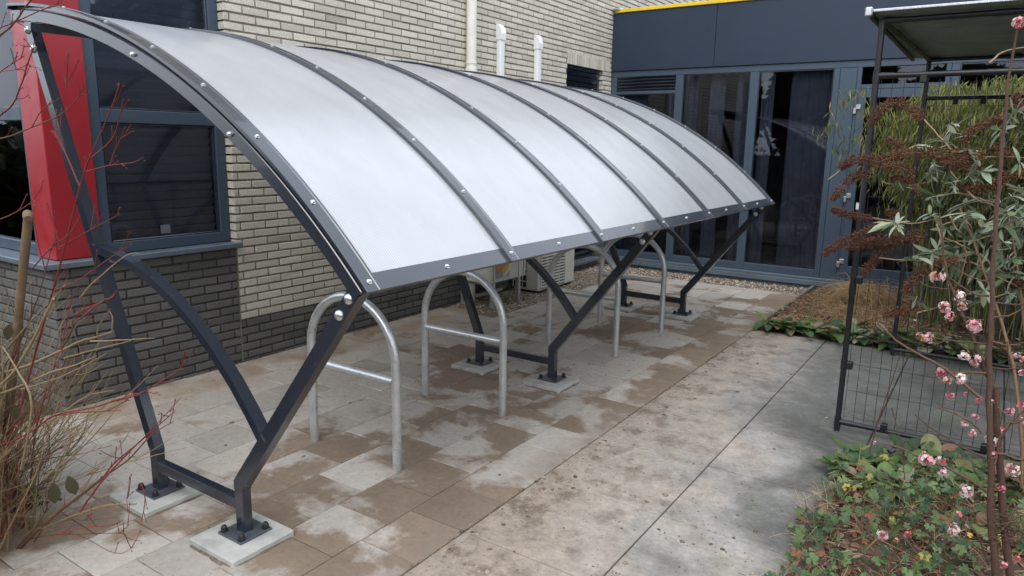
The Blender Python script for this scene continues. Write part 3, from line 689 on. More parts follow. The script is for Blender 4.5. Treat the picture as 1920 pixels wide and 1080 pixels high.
for kf in range(3):
    y = kf*3*SP; hw = .0275; hd = .0225
    b = MB()
    for x in (0, -.655):
        b.box(x-hw, x+hw, y-hd, y+hd, .056, BENDZ-.012 if x == 0 else BENDZ-.012, bev=.003)
    # mitred slanting posts as prisms in the xz plane
    def prism(pts, y0, y1):
        n_ = len(pts); e = .003
        vs_ = [(p[0], y0, p[1]) for p in pts] + [(p[0], y1, p[1]) for p in pts]
        b.add(vs_, [list(range(n_)), list(range(n_, 2*n_))[::-1]] + [((i+1) % n_, i, n_+i, n_+(i+1) % n_) for i in range(n_)])
    z0 = BENDZ-.012
    # front post runs from (0,.24) to (.735,1.205)
    d = V(.735, 0, 1.205-.25).normalized(); nrm = V(d.z, 0, -d.x)
    top = V(.735, 0, 1.205)
    q1 = top + nrm*.0275; q2 = top - nrm*.0275
    def down(q, z): t_ = (q.z - z)/d.z; return (q.x - d.x*t_, z)
    b_r = (hw, z0 + .0); a_l = (-hw, z0)
    p_r = down(q1, z0+.010)
    prism([(-hw, z0-.002), (hw, z0-.002), (hw, z0+.004), (q1.x, q1.z), (q2.x, q2.z), (-hw, z0+.036)], y-hd, y+hd)
    # back post from (-.655,.25) to (-1.462,2.235)
    top = V(-1.468, 0, 2.245); d2 = (top - V(-.655, 0, .25)).normalized(); n2 = V(d2.z, 0, -d2.x)
    q1 = top + n2*.0275; q2 = top - n2*.0275
    prism([(-.655-hw, z0-.002), (-.655+hw, z0-.002), (-.655+hw, z0+.012), (q1.x, q1.z), (q2.x, q2.z), (-.655-hw, z0+.002)], y-hd, y+hd)
    b.box(-.655+hw-.001, -hw+.001, y-hd+.0008, y+hd-.0008, .152, .203, bev=.003)
    fo = b.build('support_frame', M['anthracite'], sh)
    # curved brace
    b = MB(); bp = [(.185,.505),(.10,.612),(0,.722),(-.12,.832),(-.25,.928),(-.40,1.018),(-.55,1.086),(-.70,1.134),(-.86,1.165),(-1.035,1.186)]
    vs_ = []; hb = .019
    for i, (x, z) in enumerate(bp):
        a = Vector(bp[min(i+1, len(bp)-1)]) - Vector(bp[max(i-1, 0)]); a.normalize(); nx, nz = a.y, -a.x
        if nz < 0: nx, nz = -nx, -nz
        for (sy, sn) in ((-1,-1),(1,-1),(1,1),(-1,1)): vs_.append((x + nx*hb*sn, y + .0265*sy, z + nz*hb*sn))
    fs = []
    for i in range(len(bp)-1):
        for j in range(4): fs.append((i*4+j, i*4+(j+1) % 4, (i+1)*4+(j+1) % 4, (i+1)*4+j))
    fs += [(0,1,2,3), tuple(len(bp)*4-4+j for j in (3,2,1,0))]
    b.add(vs_, fs); b.build('brace', M['anthracite'], fo)
    for x in (0, -.655):
        b = MB(); b.bbox(V(x, y, .0515), V(1,0,0), V(0,1,0), V(0,0,1), .079, .079, .0055, .002); b.build('base_plate', M['plate'], fo)
        for (dx, dy) in ((-.06,-.06),(.06,-.06),(.06,.06),(-.06,.06)):
            b = MB(); b.lathe((x+dx, y+dy, .057), (0,0,1), [(0,.017),(.003,.017),(.0035,.0145),(.016,.0145),(.021,.013),(.027,.009),(.030,.004)], 8, smooth=False); b.build('anchor_nut', M['bolt_black'], fo)
    # mushroom bolts through the post tops
    for (x, z) in ((.705, 1.172), (.655, 1.107), (-1.452, 2.205), (-1.415, 2.115)):
        b = MB(); b.lathe((x, y-hd, z), (0,-1,0), [(0,.020),(.003,.020),(.008,.0165),(.012,.010),(.0135,.003)], 14); b.build('bolt', M['zinc'], fo)
        b = MB(); b.lathe((x, y+hd, z), (0,1,0), [(0,.016),(.010,.015),(.018,.010)], 8); b.build('bolt', M['zinc'], fo)
    frames.append(fo)
for k in range(7):
    y = k*SP
    b = MB()
    if k % 3 == 0:
        arc_box(b, 0, 0, 0, 0, TH0+.25, TH1-.2, prof=chamf(y-.0275, y+.0275, 3.500, 3.5535, .003))
    else:
        arc_box(b, y-.018, y+.018, 3.536, 3.558, TH0+1.3, TH1-1.3)
    b.build('rafter', M['anthracite'], sh)
    b = MB()
    e = .0385
    e = .036; pr = [(y-e, 3.5712), (y-e, 3.5840), (y-e+.004, 3.5860), (y-e+.012, 3.5860), (y-e+.015, 3.5830), (y+e-.015, 3.5830), (y+e-.012, 3.5860), (y+e-.004, 3.5860), (y+e, 3.5840), (y+e, 3.5712), (y+e-.003, 3.5730), (y-e+.003, 3.5730)]
    arc_box(b, 0, 0, 0, 0, TH0-.12, TH1+.1, prof=pr)
    cs = b.build('cover_strip', M['anthracite'], sh)
    for i in range(8): screw_at(43.75 + i*5.89, y).build('screw', M['zinc'], cs)
for k in range(6):
    b = MB(); b2 = .004
    arc_box(b, k*SP+b2, (k+1)*SP-b2, 3.5600, 3.5695, TH0+.15, TH1-.15, 48)
    o = b.build('roof_panel', M['poly'], sh)
    for p_ in o.data.polygons: p_.use_smooth = False
for (ta, tb, nm) in ((TH0+.02, TH0+1.12, 'eave_trim'), (TH1-1.12, TH1-.02, 'ridge_trim')):
    b = MB(); arc_box(b, -.036, 6*SP+.036, 3.5697, 3.5725, ta, tb, 4)
    th = ta if nm == 'eave_trim' else tb
    arc_box(b, -.036, 6*SP+.036, 3.556, 3.5725, th-.045, th+.045, 1)
    tr = b.build(nm, M['anthracite'], sh)
    for k in range(6):
        o = MB(); tt = (ta+tb)/2; c, s_ = math.cos(R_(tt)), math.sin(R_(tt)); x, z = P2(tt, 3.5725)
        o.lathe((x, (k+.5)*SP, z), (c, 0, s_), [(0, .0105), (.002, .0105), (.0025, .0070), (.007, .0065), (.0085, .005)], 8, smooth=False); o.build('screw', M['zinc'], tr)
for th in (44.9, 82.0):
    x, z = P2(th, 3.478); b = MB()
    c, s_ = math.cos(R_(th)), math.sin(R_(th))
    b.bbox(V(x, 3*SP, z), V(-s_, 0, c), V(0,1,0), V(c, 0, s_), .018, 3*SP+(-.03 if th < 60 else .07), .020, .003); b.build('purlin', M['anthracite'], sh)
# bolts clamping the rafter side
for k, th in ((0, 57.2), (0, 68.6)):
    x, z = P2(th, 3.525); b = MB(); b.lathe((x, -.0275, z), (0,-1,0), [(0,.012),(.003,.012),(.010,.009),(.014,.006)], 8); b.build('bolt', M['zinc'], frames[0])

# footings
lab = {0: 'nearest', 1: 'middle', 2: 'farthest'}
for kf in range(3):
    for x in (0, -.655):
        b = MB(); b.bbox(V(x+.002, kf*3*SP-.017, .006), V(1,0,0), V(0,1,0), V(0,0,1), .153, .153, .040, .006)
        b2 = MB(); k4 = 36; vs_ = []      # sand and mortar banked against the block
        for i in range(k4):
            a = 2*math.pi*i/k4; ca, sa = math.cos(a), math.sin(a); q = 1/max(abs(ca), abs(sa)); r1 = .151*q; r2 = r1+rr(.008,.022)
            vs_ += [(x+.002+ca*r1, kf*3*SP-.017+sa*r1, rr(.020,.026)), (x+.002+ca*(r1+r2)/2, kf*3*SP-.017+sa*(r1+r2)/2, rr(.018,.020)), (x+.002+ca*r2, kf*3*SP-.017+sa*r2, .012)]
        b2.add(vs_, [(3*i+j, 3*i+j+1, 3*((i+1)%k4)+j+1, 3*((i+1)%k4)+j) for i in range(k4) for j in range(2)], 0, True)
        o = b.build('concrete_footing', M['concrete'], None, (x, kf*3*SP, 0))
        b2.build('sand_bank', M['sand'], o)
        tag(o, 'pale square block under the %s leg of the %s shelter frame' % ('outer' if x == 0 else 'wall side', ('nearest', 'middle', 'farthest')[kf]), 'concrete block', 'concrete blocks under the shelter feet')

# bicycle hoops
HL = [('galvanised hoop nearest the camera, just behind the front shelter post', .8704), ('galvanised hoop second from the camera, before the middle shelter frame', 1.8348),
      ('galvanised hoop just beyond the middle shelter frame', 3.4528), ('galvanised hoop farthest from the camera, close to the rear shelter frame', 4.4112)]
def make_hoop(lab):
    r = empty('bicycle_hoop', (0, 0, 0), lab, 'bicycle stand', 'galvanised hoops under the shelter')
    b = MB(); hw = .3205; zt = .586
    pts = [(-hw, 0, -.05), (-hw, 0, .3), (-hw, 0, zt)]
    for i in range(1, 24):
        a = math.pi - math.pi*i/24; pts.append((hw*math.cos(a), 0, zt + hw*math.sin(a)))
    pts += [(hw, 0, zt), (hw, 0, .3), (hw, 0, -.05)]
    b.tube(pts, .024, 20, caps=False); b.build('hoop', M['galv'], r)
    b = MB(); b.tube([(-hw+.015, 0, .498), (hw-.015, 0, .498)], .0225, 16, caps=False); b.build('crossbar', M['galv'], r); return r
h0 = make_hoop(HL[0][0])
for i, (lb, y) in enumerate(HL):
    o = h0 if i == 0 else copy_tree(h0)
    o['label'] = lb; o.location = (-.2476, y, 0)

# ------------------------------------------------------------------ mesh run with a flat canopy
def cyl(b, p, q, r, n=12): b.tube([p, q], r, n)
YA, YB, XL, XR = 2.851, 4.916, 1.868, 4.1
cg = empty('mesh_run', (XL, YA, 0), 'black steel mesh run with tube posts and a flat corrugated canopy', 'mesh cage')
def post(x, y, lean=0):
    b = MB(); b.tube([(x, y, 0), (x, y, 2.415)], .0165, 14); 
    for z in (.075, 1.0, .90, .44, 2.11): b.tube([(x, y, z-.03), (x, y, z+.03)], .0195, 14)
    return b
for (x, y) in ((XL, YA), (XL+.07, YB), (XR, YA), (XR, YB)): post(x, y).build('post', M['black_tube'], cg)
def rail(p, q, r=.0155):
    b = MB(); b.tube([p, q], r, 12); d = (Vector(q)-Vector(p)); L = d.length; d.normalize()
    for t_ in (.02, .25, .62, .98): c = Vector(p)+d*L*t_; b.tube([c-d*.045, c+d*.045], r+.0025, 12)
    b.build('rail', M['black_tube'], cg)
rail((XL, YA, .078), (XR, YA, .078)); rail((XL, YA, 2.113), (XR, YA, 2.113)); rail((XL+.07, YB, .07), (XR, YB, .07)); rail((XL+.07, YB, 2.118), (XR, YB, 2.118))
rail((XL, YA, 2.403), (XL+.07, YB, 2.408)); rail((XL, YA, 2.403), (XR, YA, 2.403)); rail((XL+.07, YB, 2.408), (XR, YB, 2.408)); rail((XR, YA, 2.403), (XR, YB, 2.408))
rail((XR, YA, .078), (XR, YB, .078))
def meshp(x0, x1, y0, y1, z0, z1, name='mesh_panel'):
    b = MB(); L = math.hypot(x1-x0, y1-y0); n = int(L/.0555); ux, uy = (x1-x0)/L, (y1-y0)/L
    for i in range(n+1):
        t_ = i*.0555; b.tube([(x0+ux*t_, y0+uy*t_, z0), (x0+ux*t_+rr(-.002,.002), y0+uy*t_, z1)], .0016, 5, caps=False)
    z = z0+.02
    while z < z1: b.tube([(x0, y0-.003, z), (x0+ux*L/2, y0+uy*L/2-.003, z+rr(-.002,.002)), (x1, y1-.003, z)], .0014, 5, caps=False); z += .166
    return b.build(name, M['black_tube'], cg)
meshp(XL+.03, XR-.02, YA, YA, .10, 2.09); meshp(XL+.10, XR-.02, YB, YB, .09, 2.10); meshp(XR, XR, YA+.03, YB-.03, .1, 2.09)
for (x, y, z) in ((2.12,YA,.10),(2.62,YA,.10),(2.1,YA,2.09),(2.6,YA,2.09),(2.15,YB,2.09),(2.33,YB,2.09),(2.53,YB,2.09),(XL+.03,YA,.44),(XL+.03,YA,.96)):
    b = MB(); b.box(x-.018, x+.018, y-.022, y+.022, z-.022, z+.022, bev=.004); b.build('clip', M['black_tube'], cg)
# canopy
b = MB(); nx = 0; ys = YA-.085; ye = YB+.06; vs_ = []; fs = []
n_ = int((ye-ys)/.0125)
for i in range(n_+1):
    y = ys + (ye-ys)*i/n_; z = 2.438 + .011*math.cos((y-ys)/.105*2*math.pi)
    for x in (XL-.055, XR+.05): vs_ += [(x, y, z)]
for i in range(n_): fs.append((2*i, 2*i+2, 2*i+3, 2*i+1))
b.add(vs_, fs, 0, True); vs2 = [(x, y, z+.004) for x, y, z in vs_]; b.add(vs2, [f[::-1] for f in fs], 0, True)
b.build('canopy_sheet', M['canopy'], cg)
b = MB(); b.box(XL-.04, XR+.05, ys-.016, ys-.004, 2.438, 2.452, bev=.003); b.build('canopy_edge', M['zinc'], cg)
b = MB(); b.box(XL-.078, XL-.04, ys-.028, ys+.02, 2.418, 2.464, bev=.006); b.build('corner_piece', M['zinc'], cg)
b = MB(); b.box(XL-.060, XL-.036, ys+.02, ye, 2.408, 2.431, bev=.003); b.build('canopy_edge', M['black_tube'], cg)
for x in (2.65, 3.4): b = MB(); b.box(x-.012, x+.012, YA, YB, 2.412, 2.428); b.build('canopy_batten', M['canopy'], cg)

# board along the rear bed
b = MB()
for (y0, y1) in ((5.12, 6.35), (6.355, 7.58)): b.box(.738, .770, y0, y1, -.04, .062+rr(-.006,.006), bev=.004)
tag(b.build('edging_board', M['board'], None, (.754, 5.12, 0)), 'grey wooden edging board along the left side of the rear bed', 'edging board')
# ------------------------------------------------------------------ plants
def pxs(pts, ax, val, jit=0.0):
    out = []
    for i, p in enumerate(pts): out.append(at(p[0], p[1], ax, val + (rr(-jit, jit) if i else 0)))
    return out
def smooth_path(pts, sub=4):
    pts = [Vector(p) for p in pts]; out = []; n = len(pts)
    for i in range(n-1):
        p0, p1, p2, p3 = pts[max(i-1,0)], pts[i], pts[i+1], pts[min(i+2, n-1)]
        for k in range(sub):
            t = k/sub; out.append(.5*((2*p1) + (p2-p0)*t + (2*p0-5*p1+4*p2-p3)*t*t + (3*p1-p0-3*p2+p3)*t**3))
    out.append(pts[-1]); return out
def twig(b, pts, r0, r1, col, n=6, wob=.0, sub=4, mat=0):
    p = smooth_path(pts, sub)
    if wob: p = [q + V(rr(-wob,wob), rr(-wob,wob), rr(-wob,wob)) if 0 < i < len(p)-1 else q for i, q in enumerate(p)]
    N_ = len(p); b.tube(p, r0, n, mat=mat, col=col, radii=[r0 + (r1-r0)*i/(N_-1) for i in range(N_)]); return p
def jc(c, j=.18):
    f = rr(1-j, 1+j); return (c[0]*f*rr(.94,1.06), c[1]*f*rr(.94,1.06), c[2]*f*rr(.94,1.06))
def leaf(b, p, d, up, L, W, col, curl=.3, fold=.25, n=4, mat=0):
    """pointed leaf, midrib at p going along d; width profile, folded along midrib"""
    d = Vector(d).normalized(); up = Vector(up); s = d.cross(up)
    if s.length < 1e-4: s = d.orthogonal()
    s.normalize(); u = s.cross(d).normalized(); vs_ = []; 
    for i in range(n+1):
        t = i/n; wdt = W*.5*math.sin(math.pi*min(1, (t*.92+.04)))**.8 if i < n else 0
        c = p + d*(L*t) - u*(curl*L*t*t) 
        if i == n: vs_.append(c)
        else: vs_ += [c + s*wdt + u*wdt*fold, c, c - s*wdt + u*wdt*fold]
    fs = []
    for i in range(n-1):
        a = 3*i; fs += [(a, a+1, a+4, a+3), (a+1, a+2, a+5, a+4)]
    a = 3*(n-1); fs += [(a, a+1, 3*n), (a+1, a+2, 3*n)]
    b.add(vs_, fs, mat, True, col)
def palm(b, p, nrm, R, col, lobes=7, mat=0):
    nrm = Vector(nrm).normalized(); s = nrm.orthogonal().normalized(); t = nrm.cross(s); ph = rr(0, 6.28); k = lobes*4
    vs_ = [p - nrm*R*.12]; 
    for i in range(k+1):
        a = ph + (i/k)*2*math.pi*.90
        q = i % 4; r = R*(.70, .93, 1.0, .92)[q]*rr(.93, 1.05)
        vs_.append(p + (s*math.cos(a) + t*math.sin(a))*r + nrm*(rr(-.12,.14)*R - .42*R*(r/R)**2 + .2*R))
    b.add(vs_, [(0, i+1, i+2) for i in range(k)], mat, True, col)

# ---- dogwood shrub on the left
RED = (.17, .032, .030); TAN = (.235, .17, .095); OLIVE = (.15, .125, .055); BRN = (.11, .052, .035)
dg = empty('dogwood_shrub', (-1.15, -.8, 0), 'leafless shrub with tan and red twigs beside the shelter at the left', 'shrub')
YD = -.62
tb, rb = MB(), MB()
hand_red = [
 ([(40,760),(72,640),(112,500),(150,350),(166,300),(190,250),(222,165),(218,160)], .0075, .002),
 ([(166,300),(210,260),(230,195)], .004, .0015), ([(160,322),(205,310),(226,308),(228,306)], .0035, .0015), ([(205,312),(214,285),(228,258),(236,256)], .003, .0012),
 ([(150,350),(128,300),(105,252),(98,245)], .0045, .002),
 ([(-30,262),(10,258),(60,238),(113,215),(148,180),(160,152)], .005, .0015), ([(60,238),(80,205),(118,178),(125,138)], .003, .0012), ([(118,178),(133,142)], .002, .001), 
 ([(-30,235),(5,212),(30,185),(55,110),(62,92),(50,85)], .006, .002), ([(62,92),(66,88)], .002, .001),
 ([(-20,80),(20,50),(50,10),(80,-30)], .006, .003), ([(-20,60),(30,40),(75,20),(110,5)], .004, .0015), ([(-10,135),(30,130),(55,118)], .003, .0015), ([(-20,150),(10,128),(45,105)], .004,.002),
 ([(-20,418),(15,405),(55,382),(80,350)], .004, .0012), ([(110,465),(150,442),(190,420),(225,402)], .004, .0012), ([(112,468),(104,430),(100,415)], .003, .002),
 ([(60,505),(90,470),(128,440),(150,405)], .004, .0015), 
 ([(100,545),(140,530),(190,495),(232,465)], .005, .0015), ([(140,590),(170,575),(205,560),(215,552)], .006, .002), ([(115,655),(135,620),(142,605),(170,582),(200,560)], .006, .003), ([(142,605),(160,600),(180,600)],.003,.001),
 ([(-20,845),(50,815),(100,780),(170,765),(215,752),(262,740)], .0075, .0025), ([(100,780),(150,773),(200,770),(240,750)], .005, .002), ([(210,752),(250,740),(272,733),(318,705),(338,690),(340,672)], .004, .001),
 ([(10,1060),(60,1005),(110,960),(150,930),(196,893)], .012, .007), ([(196,893),(215,868),(260,830),(300,795),(330,770)], .006, .0012), ([(196,893),(240,862),(285,815),(326,790)], .006, .0015), ([(150,960),(185,910),(230,860),(255,835),(290,800),(340,745)], .0065, .001),
 ([(60,1010),(100,1003),(160,1001),(224,1000),(238,1008)], .004, .0012), ([(224,1000),(243,983)], .003, .001), ([(100,1003),(150,990),(210,985),(230,975)], .004, .001), ([(75,990),(150,1005),(215,1037),(252,1025)], .003, .001),
 ([(100,990),(130,975),(170,975),(216,970)], .0035, .001), ([(264,905),(272,935),(265,980)], .003, .0015), ([(240,960),(238,935),(252,922)],.002,.001),
]
for pts, r0, r1 in hand_red:
    dd = rr(-.06, .06); qq = twig(rb, [at(x, y, 1, YD+dd) for x, y in pts], r0*.55, r1*.7, jc(RED if rr() < .45 else BRN), 6, .0008)
    for k in range(len(qq)//3):
        j = random.randint(2, len(qq)-2); dr_ = (qq[j]-qq[j-1]).normalized(); e = (dr_ + V(rr(-.9,.9), rr(-.3,.3), rr(-.5,.9))).normalized(); l2 = rr(.012, .09)
        twig(rb, [qq[j], qq[j]+e*l2*.6, qq[j]+e*l2+V(0,0,l2*.12)], .0016, .0009, jc(RED), 4, 0, 2)
        rb.tube([qq[j]+e*l2, qq[j]+e*(l2+.006)], .0016, 4, col=jc(BRN))
hand_tan = [
 ([(-20,705),(40,690),(100,665),(150,640),(182,632),(210,622)], .010, .003), ([(182,632),(186,610),(206,580)], .004, .0015), ([(210,622),(211,600),(206,583)], .004, .002), ([(170,640),(220,638),(290,634)], .004, .001), ([(120,672),(180,655),(240,640),(250,635)], .004, .001),
 ([(-20,745),(30,728),(90,700),(140,685),(180,668)], .008, .002), ([(40,730),(100,712),(150,690),(200,662)], .005, .0015), ([(100,560),(60,640),(20,705),(-20,735)], .006, .006),
 ([(70,995),(130,970),(190,950),(215,946),(256,945)], .006, .003), ([(120,770),(160,745),(170,740),(213,732)], .004, .0015), ([(170,740),(200,698)], .003, .001), ([(0,670),(60,600),(100,560),(125,530)], .005, .002), ([(150,558),(180,525),(235,480),(260,475)], .004, .001), ([(60,1000),(110,880),(140,820),(165,810),(190,838)], .005,.001), ([(80,900),(130,860),(175,845),(192,838)],.004,.001), ([(40,880),(60,760),(30,690),(5,650)],.007,.003),
]
for pts, r0, r1 in hand_tan:
    dd = rr(-.08, .08); twig(tb, [at(x, y, 1, YD+dd) for x, y in pts], r0*.75, r1*.8, jc(TAN), 6, .001)
for i in range(620):
    bx, by = rr(-1.85, -.70), rr(-1.1, -.50)
    az = rr(-.6, 2.2); L = rr(.35, 1.25)*(1 if i < 260 else .72); lean = rr(.1, .75) if rr() < .6 else rr(.7, 1.3)
    p = V(bx, by, 0); d = V(math.cos(az)*math.sin(lean), math.sin(az)*math.sin(lean)*.55, math.cos(lean)); pts = [p]
    for k in range(5):
        d = (d + V(rr(-.16,.16), rr(-.14,.14), rr(-.08,.10))).normalized(); p = p + d*L/5; pts.append(p)
    if pts[-1].z > 1.35 or pts[-1].x > -.25: continue
    if pts[-1].z > .95 and pts[-1].x > -.75: continue
    c = random.choice([TAN, TAN, OLIVE, BRN, TAN, TAN, TAN, OLIVE, RED]); r0 = rr(.0018, .0055)
    q = twig(tb if c != RED else rb, pts, r0, .0012, jc(c), 5, .001, 3)
    for k in range(random.randint(3, 7)):
        j = random.randint(4, len(q)-3); dd = (q[j+1]-q[j]).normalized(); e = (dd + V(rr(-.8,.8), rr(-.6,.6), rr(-.3,.7))).normalized(); l2 = rr(.08, .32)
        e2 = (e + V(rr(-.3,.3), rr(-.3,.3), rr(0,.4))).normalized()
        twig(tb if c != RED else rb, [q[j], q[j]+e*l2*.5, q[j]+e*l2*.5+e2*l2*.5], r0*.45, .001, jc(c), 4, .002, 2)
for i in range(190):      # tall upright stems at the near left side of the shrub
    p = V(rr(-1.5, -.80), rr(-1.05, -.55), 0); d = V(rr(-.25,.22), rr(-.15,.15), 1).normalized(); L = rr(.75, 1.45); pts = [p]
    for k in range(5): d = (d + V(rr(-.13,.13), rr(-.10,.10), 0)).normalized(); p = p + d*L/5; pts.append(p)
    c = random.choice([TAN, OLIVE, BRN, BRN, TAN]); q = twig(tb, pts, rr(.003,.008), .0015, jc(c), 5, .001, 3)
    for k in range(random.randint(3, 7)):
        j = random.randint(4, len(q)-3); dd = (q[j+1]-q[j]).normalized(); e = (dd + V(rr(-.9,.9), rr(-.5,.5), rr(-.2,.6))).normalized(); l2 = rr(.06, .26)
        twig(tb, [q[j], q[j]+e*l2*.5, q[j]+e*l2+V(rr(-.02,.02),0,rr(0,.04))], .0022, .001, jc(c), 4, .001, 2)
tb.build('stems', M['bark'], dg); rb.build('red_twigs', M['bark'], dg)
lb = MB()
for (x, y, l) in ((128,905,.075),(100,918,.08),(25,770,.06),(50,745,.05),(18,620,.06)):
    p = at(x, y-12, 1, YD); leaf(lb, p, (rr(-.3,.3), rr(-.2,.2), -1), (1,-.5,.2), l, l*.55, jc((.05,.045,.02)), .1, .3)
for i in range(260):
    x, y = rr(-2.2, -.85), rr(-1.3, -.35); p = V(x, y, rr(.0, .22)); d = V(rr(-1,1), rr(-1,1), rr(-.1,.7))
    leaf(lb, p, d, (0,0,1), rr(.02,.05), rr(.012,.028), jc(random.choice([(.045,.085,.03),(.06,.10,.03),(.10,.13,.045),(.14,.09,.04)])))
lb.build('leaves', M['leaf'], dg)
# litter and stones under it
b = MB()
for i in range(700):
    x, y = rr(-2.6, -1.0), rr(-1.6, -.33); leaf(b, V(x, y, rr(.02,.05)), (rr(-1,1), rr(-1,1), rr(-.15,.25)), (0,0,1), rr(.02,.06), rr(.012,.035), jc(random.choice([(.20,.13,.07),(.12,.08,.05),(.28,.21,.13),(.08,.10,.04)])), rr(-.2,.4))
tag(b.build('leaf_litter', M['leaf']), 'brown dead leaves lying on the soil under the red twigged shrub', 'leaf litter', kind='stuff')
# spade handle
sp_top = at(53, 410, 1, -.45); sp_bot = at(18, 760, 1, -.45); dsp = (sp_bot-sp_top).normalized(); sp_end = sp_top + dsp*((sp_top.z+.05)/-dsp.z)
gh = empty('garden_tool', (sp_end.x, sp_end.y, 0), 'wooden garden tool handle with a short crosspiece standing in the leafless shrub', 'garden tool')
b = MB(); b.tube(smooth_path([sp_top, sp_top+(sp_end-sp_top)*.5, sp_end], 6), .0165, 12); b.build('shaft', M['wood'], gh)
b = MB(); b.tube([sp_top+V(-.028,.012,.012), sp_top+V(-.015,.006,.016), sp_top+V(.015,-.006,.010), sp_top+V(.030,-.012,.002)], .017, 12, radii=[.013,.018,.018,.014]); b.build('crosspiece', M['wood'], gh)

# ---- viburnum with pink flowers
YV = 1.2
vb = empty('flowering_shrub', (2.70, YV, 0), 'upright brown stemmed shrub with pink and white flower clusters in the right foreground', 'shrub')
TR = (.085, .048, .035); TR2 = (.105, .064, .045)
b = MB()
foot = V(2.72, YV, -.02)
def vp(pts, dd=0): return [at(x, y, 1, YV+dd) for x, y in pts]
b.tube(smooth_path([foot] + vp([(1865,1080),(1858,980),(1856,860),(1854,720),(1858,600),(1866,450),(1874,330),(1884,210),(1896,120),(1907,55)]), 4), .02, 10, col=TR, radii=None) if False else None
pth = smooth_path([foot] + vp([(1866,1080),(1860,980),(1857,860),(1854,720),(1858,600),(1866,450),(1874,330),(1884,210),(1896,120),(1907,55)]), 4)
pth = [q + V(rr(-.003,.003), rr(-.003,.003), 0) for q in pth]
b.tube(pth, .02, 10, col=TR, radii=[(.0155 + (.0032-.0155)*(i/(len(pth)-1))**.8)*rr(.93,1.09) for i in range(len(pth))])
pth = smooth_path([foot+V(.05,.02,0)] + vp([(1884,1000),(1877,900),(1869,800),(1868,725)], .03), 4)
b.tube(pth, .016, 9, col=TR, radii=[.0135 - .003*i/len(pth) for i in range(len(pth))])
b.build('trunk', M['bark'], vb)
vbr = [
 ([(1868,735),(1845,690),(1828,640),(1800,580),(1775,510),(1766,440),(1762,400)], .0085, .0025, .03), ([(1842,748),(1800,715),(1770,690),(1726,666),(1680,638),(1645,605)], .0065, .0025, -.02),
 ([(1850,700),(1830,698),(1790,700),(1776,698)], .005, .003, 0), ([(1842,812),(1822,792),(1788,774),(1753,762)], .0055, .002, .0), ([(1848,858),(1800,836),(1745,802),(1716,778)], .004, .0018, -.03),
 ([(1850,645),(1800,640),(1770,637),(1738,631)], .0035, .0015, .02), ([(1845,632),(1815,620),(1870,622)], .002, .001, .03), ([(1845,600),(1820,598),(1800,590)], .003, .0015, .02),
 ([(1785,543),(1798,530),(1806,505),(1812,480),(1810,465)], .0035, .002, .04), ([(1785,543),(1755,540),(1735,535),(1725,528)], .003, .0015, .04), ([(1855,555),(1830,552),(1800,536),(1780,520)], .004, .002, .02), ([(1858,525),(1835,525),(1803,511),(1785,500)], .003, .0015, 0),
 ([(1862,595),(1890,592),(1915,580),(1940,560)], .004, .002, 0), ([(1862,566),(1890,570),(1925,570)], .0035, .002, .02), ([(1858,690),(1900,692),(1950,684)], .003, .002, .02), ([(1862,640),(1890,648),(1920,642)], .003, .0015, -.02),
 ([(1858,880),(1868,862),(1880,800),(1905,792),(1930,785)], .005, .003, 0), ([(1870,850),(1885,852),(1910,862),(1950,860)], .0055, .003, 0), ([(1872,840),(1885,810),(1908,780),(1930,765)], .003, .002, .01),
 ([(1862,930),(1810,895),(1765,872),(1725,858),(1690,840),(1643,828)], .0055, .002, .05), ([(1690,1000),(1697,1012),(1730,1050),(1760,1085)], .003, .002, .10), ([(1870,1000),(1900,975),(1935,960)], .004, .002, 0),
 ([(1855,1060),(1830,1000),(1806,975),(1795,965)], .004, .0015, .05), ([(1868,430),(1900,415),(1930,405)], .003, .002, .02), ([(1630,850),(1650,780),(1673,712),(1690,660)], .003, .0015, .25), ([(1672,765),(1682,800),(1692,850)], .0028, .0015, .2),
 ([(1693,830),(1694,860),(1696,900)], .002, .0015, .15), ([(1890,640),(1893,700),(1895,772)],.002,.001,.02), ([(1870,760),(1884,775),(1893,772)],.003,.002,0),
]
b = MB()
for pts, r0, r1, dd in vbr: twig(b, vp(pts, dd), r0, r1, jc(TR2 if rr() < .6 else TR), 6, .0015)
for i in range(26):
    j = random.randint(10, len(pth)-1) if rr() < .0 else None
b.build('branches', M['bark'], vb)
PINK = (.78, .36, .40); PALE = (.82, .66, .64); WHT = (.84, .80, .76); DP = (.62, .10, .16); ORG = (.62, .34, .20)
